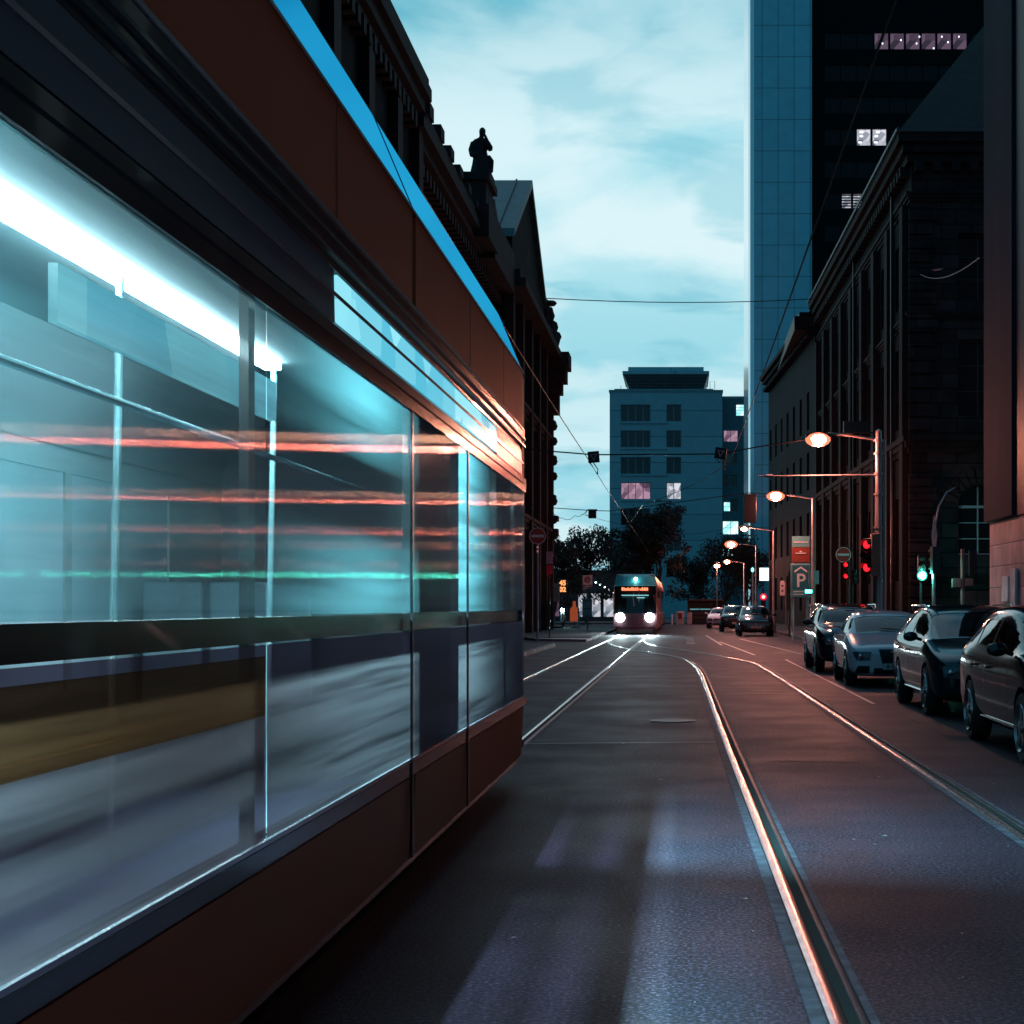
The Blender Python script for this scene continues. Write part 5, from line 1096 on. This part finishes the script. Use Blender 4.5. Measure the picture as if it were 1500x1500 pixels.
    allg = [f for fs in groups.values() for f in fs]
    bmesh.ops.delete(bm, geom=allg, context='FACES')
    bmesh.ops.delete(bm, geom=[v for v in bm.verts if not v.link_faces], context='VERTS')
    bm.to_mesh(fin); bm.free(); smo(fin, 50)
    bo = bpy.data.objects.new('body', fin); link(bo, root)
    def proj(px, pz, off=.008, dirn=(0, 1, 0), org=None):
        o_ = Vector((px, -3.2, pz)) if org is None else Vector(org); h = bvh.ray_cast(o_, Vector(dirn))
        return (h[0] + h[1] * off * (1 if h[1].dot(Vector(dirn)) < 0 else -1)) if h[0] is not None else None
    def patch(name, m, z0, z1, xf, parent=root, off=.008, nx=12, nz=6):
        """panel laid on the front skin; xf(t) gives (x0,x1) at height fraction t"""
        g = MB(); ok = {}
        for j in range(nz + 1):
            t = j / nz; a, b = xf(t)
            for i in range(nx + 1):
                p = proj(a + (b - a) * i / nx, z0 + (z1 - z0) * t, off)
                if p is not None: ok[(i, j)] = len(g.v); g.v.append(tuple(p))
        for j in range(nz):
            for i in range(nx):
                q = [(i, j), (i + 1, j), (i + 1, j + 1), (i, j + 1)]
                if all(k in ok for k in q): g.f.append(tuple(ok[k] for k in q))
        if not g.f: return None
        m_ = bpy.data.meshes.new(name); m_.from_pydata(g.v, [], g.f); m_.update(); smo(m_, 60); return part(name, m_, m, parent)
    zf = st[1][3]; W1 = st[2][1]
    gr = grille or dict(z0=.46, z1=zf - .02, w0=.30, w1=.42)
    g_ = patch('grille', M_black, gr['z0'], gr['z1'], lambda t: (-(gr['w0'] + (gr['w1'] - gr['w0']) * t), gr['w0'] + (gr['w1'] - gr['w0']) * t))
    if g_:
        for k in range(1, 5):
            zz_ = gr['z0'] + (gr['z1'] - gr['z0']) * k / 5; w_ = (gr['w0'] + (gr['w1'] - gr['w0']) * k / 5) * .96
            pts = [proj(-w_ + 2 * w_ * q / 8, zz_, .014) for q in range(9)]; pts = [p for p in pts if p]
            if len(pts) > 2: part('grille_bar', MB().tube(pts, .005, 5), M_chrome if gr.get('chrome') else M_dark, g_)
    for s_ in (1, -1):
        hl = patch('headlight', M_lampg, zf - .17, zf - .015, lambda t: (s_ * (.50 - .04 * t), s_ * (.80 - .07 * (1 - t))) if kind != 'mpv' else (s_ * (.48 + .05 * t), s_ * (.79 - .12 * (1 - t))), off=.012)
        if hl:
            p = proj(s_ * .66, zf - .09, .02)
            if p: part('reflector', MB().ball(p, (.05, .03, .045), 10), M_chrome, hl)
        patch('fog_intake', M_black, .27, .40, lambda t: (s_ * .50, s_ * (.76 - .05 * t)), off=.006)
    patch('lower_intake', M_black, .25, .36, lambda t: (-.42, .42), off=.006)
    p = proj(0, gr['z0'] + .05, .02)
    if p and plate:
        pm = part('number_plate', MB().box(-.26, .26, p.y - .012, p.y, gr['z0'] + .0, gr['z0'] + .115), M_plate, root, bevel=.004)
        part('plate_text', MB().add(text(plate, .10, .003, .002), Matrix.Translation((.01, p.y - .0155, gr['z0'] + .058))), M_black, pm)
    if badge == 'rings':
        b_ = MB(); q = proj(0, gr['z1'] - .07, .02)
        for k in range(4):
            c = Vector((-.078 + k * .052, q.y, gr['z1'] - .07)); b_.tube([c + Vector((.034 * math.cos(t * PI / 8), 0, .034 * math.sin(t * PI / 8))) for t in range(17)], .005, 5)
        part('badge', b_, M_chrome, root)
    elif badge == 'star':
        q = proj(0, gr['z1'] - .08, .02); c = Vector((0, q.y, gr['z1'] - .08)); b_ = MB().tube([c + Vector((.075 * math.cos(t * PI / 8), 0, .075 * math.sin(t * PI / 8))) for t in range(17)], .007, 5)
        for k in range(3): a = PI / 2 + k * 2 * PI / 3; b_.tube([c, c + Vector((.075 * math.cos(a), 0, .075 * math.sin(a)))], [.012, .003], 5)
        part('badge', b_, M_chrome, root)
    elif badge:
        q = proj(0, gr['z1'] - .05, .015)
        if q: part('badge', MB().lathe([(.05, q.y), (.05, q.y - .012), (.03, q.y - .016)], (0, 0, gr['z1'] - .05), 'y', 20), M_chrome, root)
    # wheels
    for y in wy:
        for s_ in (1, -1):
            c = (s_ * (W2 - .115), y, wr); w = part('wheel', MB().lathe([(wr * .62, -.10), (wr * .93, -.105), (wr, -.07), (wr, .07), (wr * .93, .105), (wr * .62, .10)], c, 'x', 32), M_tyre, root)
            rm = MB(); xo = c[0] + s_ * .106
            for k in range(5 if rimstyle == 5 else 9):
                a = k * 2 * PI / (5 if rimstyle == 5 else 9) + .3; d = Vector((0, math.cos(a), math.sin(a))); n_ = Vector((0, -d.z, d.y)); c0 = Vector((xo, c[1], c[2]))
                wd = .045 if rimstyle == 5 else .022
                rm.quad(c0 + n_ * wd * .9 + d * .04, c0 - n_ * wd * .9 + d * .04, c0 - n_ * wd + d * wr * .66, c0 + n_ * wd + d * wr * .66)
                rm.quad(c0 + n_ * wd + d * wr * .66, c0 - n_ * wd + d * wr * .66, c0 - n_ * wd * .7 + d * .04 - Vector((s_ * .05, 0, 0)), c0 + n_ * wd * .7 + d * .04 - Vector((s_ * .05, 0, 0)))
            rm.lathe([(wr * .60, -.012 * s_), (wr * .68, .018 * s_), (wr * .70, -.01 * s_), (wr * .66, -.09 * s_)], (xo, c[1], c[2]), 'x', 28).lathe([(.05, -.03), (.055, .012), (.02, .016)] if s_ > 0 else [(.02, -.016), (.055, -.012), (.05, .03)], (xo, c[1], c[2]), 'x', 14)
            part('rim', rm, M_rim, w); part('brake_disc', MB().lathe([(wr * .5, -.01), (wr * .5, .01)], (c[0] + s_ * .02, c[1], c[2]), 'x', 20), M_dark, w)
    # mirrors, handles, seams, cladding
    belt = st[6][3]; my = st[5][0] + .28
    for s_ in (1, -1):
        mp = MB().ball((s_ * (W2 + .10), my, belt + .07), (.105, .05, .07), 14); mp.tube([(s_ * (W2 - .06), my + .03, belt + .02), (s_ * (W2 + .02), my + .01, belt + .05)], .025, 6)
        w = part('wing_mirror', mp, paint, root); part('mirror_glass', MB().box(s_ * (W2 + .10) - .085, s_ * (W2 + .10) + .085, my + .045, my + .056, belt + .02, belt + .125), M_chrome, w)
        for y in (.28, 1.12):
            q = proj(0, 0, .02, (-s_, 0, 0), (s_ * 2, y, belt - .14))
            if q: part('door_handle', MB().box(q.x - .012, q.x + .012, y - .09, y + .09, belt - .155, belt - .125), M_dark if paint is not M_whitecar else paint, root, bevel=.008)
        sm2 = MB()
        for y in (-.72 if kind != 'hatch' else -.6, .45, 1.22):
            prev = None
            for k in range(11):
                z = .30 + (belt - .05 - .30) * k / 10; q = proj(0, 0, .0015, (-s_, 0, 0), (s_ * 2, y, z))
                if q and q.z and abs(q.x) > .7:
                    if prev: sm2.quad((prev.x, y - .005, prev.z), (prev.x, y + .005, prev.z), (q.x, y + .005, q.z), (q.x, y - .005, q.z))
                    prev = q
        part('door_seam', sm2, M_black, root)
        tr_ = MB(); pts = [proj(0, 0, .008, (-s_, 0, 0), (s_ * 2, y, .315)) for y in [-.95 + k * .19 for k in range(11)]]; pts = [p for p in pts if p is not None and abs(p.x) > .6]
        if len(pts) > 2: part('sill_trim', tr_.tube(pts, .014, 6), M_chrome if kind != 'hatch' else M_dark, root)
        if rails:
            zt = max(s2[4] or 0 for s2 in st)
            part('roof_rail', MB().tube([(s_ * (st[7][5] - .02), st[6][0] + .10, st[6][4] - .05), (s_ * (st[7][5] + .0), st[6][0] + .35, zt - .02), (s_ * (st[7][5] - .0), 1.45, zt - .02), (s_ * (st[9][5] - .02), 1.8, st[9][4] + .0)], .016, 8), M_chrome, root)
    # cabin: seats, dash, wheel
    zs = belt - .05
    part('dashboard', MB().box(-W2 + .14, W2 - .14, st[5][0] + .15, st[5][0] + .6, .5, belt - .03), M_cabin, root, bevel=.03)
    for x in (-.37, .37): part('seat', MB().box(x - .24, x + .24, .35, .5, .4, belt + .12).box(x - .13, x + .13, .37, .46, belt + .14, belt + .34), M_cabin, root, bevel=.04)
    part('rear_seat', MB().box(-.62, .62, 1.25, 1.4, .4, belt + .1), M_cabin, root, bevel=.04)
    part('steering_wheel', MB().tube([(.37 + .18 * math.cos(t * PI / 8), st[5][0] + .72 + .06 * math.sin(t * PI / 8), belt - .02 + .17 * math.sin(t * PI / 8)) for t in range(17)], .015, 6), M_black, root)
    part('rear_view_mirror', MB().box(-.11, .11, st[6][0] - .14, st[6][0] - .11, st[6][4] - .16, st[6][4] - .09), M_black, root, bevel=.01)
    part('cabin_floor', MB().box(-W2 + .1, W2 - .1, -1, 1.9, .3, .36), M_cabin, root)
    for s_ in (1, -1): part('wiper', MB().tube([proj(x_, 0, .02, (0, 0, -1), (x_, y_, 3)) or Vector((x_, y_, 1)) for x_, y_ in ((.05 * s_ + .3, st[5][0] + .03), (.05 * s_ - .1, st[5][0] + .10))], .008, 5), M_black, root)
    return root
def paintm(n, c, metal=.0, r=.10): return mat(n, c, r, metal, var=.03, coat=.25, spec=.5)
M_whitecar = paintm('white_car_paint', (.88, .80, .88)); M_blk = paintm('black_car_paint', (.010, .012, .015)); M_dgr = paintm('dark_green_car_paint', (.008, .02, .024)); M_ink = paintm('ink_blue_car_paint', (.006, .010, .014)); M_gry = paintm('graphite_car_paint', (.02, .024, .028))
GR = 'cars parked along the right kerb'
def put(c, x, y, yaw=0): c.location = (x, y, 0); c.rotation_euler = (0, 0, R(yaw)); return c
put(build_car('suv', M_blk, 'black car with roof rails behind the white hatchback, rearmost of the near row', GR, True, badge='disc', rimstyle=9), 3.92, 35.2 + 2.0, 0)
put(build_car('hatch', M_whitecar, 'white hatchback with large dark grille in the row of parked cars', GR, False, 'B CA 148', 'rings', dict(z0=.33, z1=.70, w0=.24, w1=.33)), 3.98, 28.9 + 2.15, -1)
put(build_car('mpv', M_dgr, 'dark green people carrier with silver roof rails in front of the white hatchback', GR, True, None, 'disc', dict(z0=.50, z1=.62, w0=.3, w1=.40, chrome=True), 9), 4.24, 20.9 + 2.25, 0)
put(build_car('mpv', M_ink, 'nearest parked car, black, cut off by the right edge', GR, False, None, 'disc', None, 5), 4.12, 14.15 + 2.25, 0)
far1 = put(build_car('mpv', M_gry, 'dark people carrier with a star badge beyond the junction, under the red signal', GR, False, 'B SK 702', 'star', dict(z0=.40, z1=.66, w0=.42, w1=.5, chrome=True)), 3.66, 78 + 2.2, 0)
put(build_car('suv', M_dgr, 'dark teal off-road car with roof rails parked behind the star badged car', GR, True, 'B V 316', 'disc'), 3.15, 92 + 2.3, 0)
put(build_car('hatch', M_whitecar, 'pale small car at the far end of the parked row', GR, False, 'B R 29', 'disc'), 2.62, 106 + 2.2, -4)
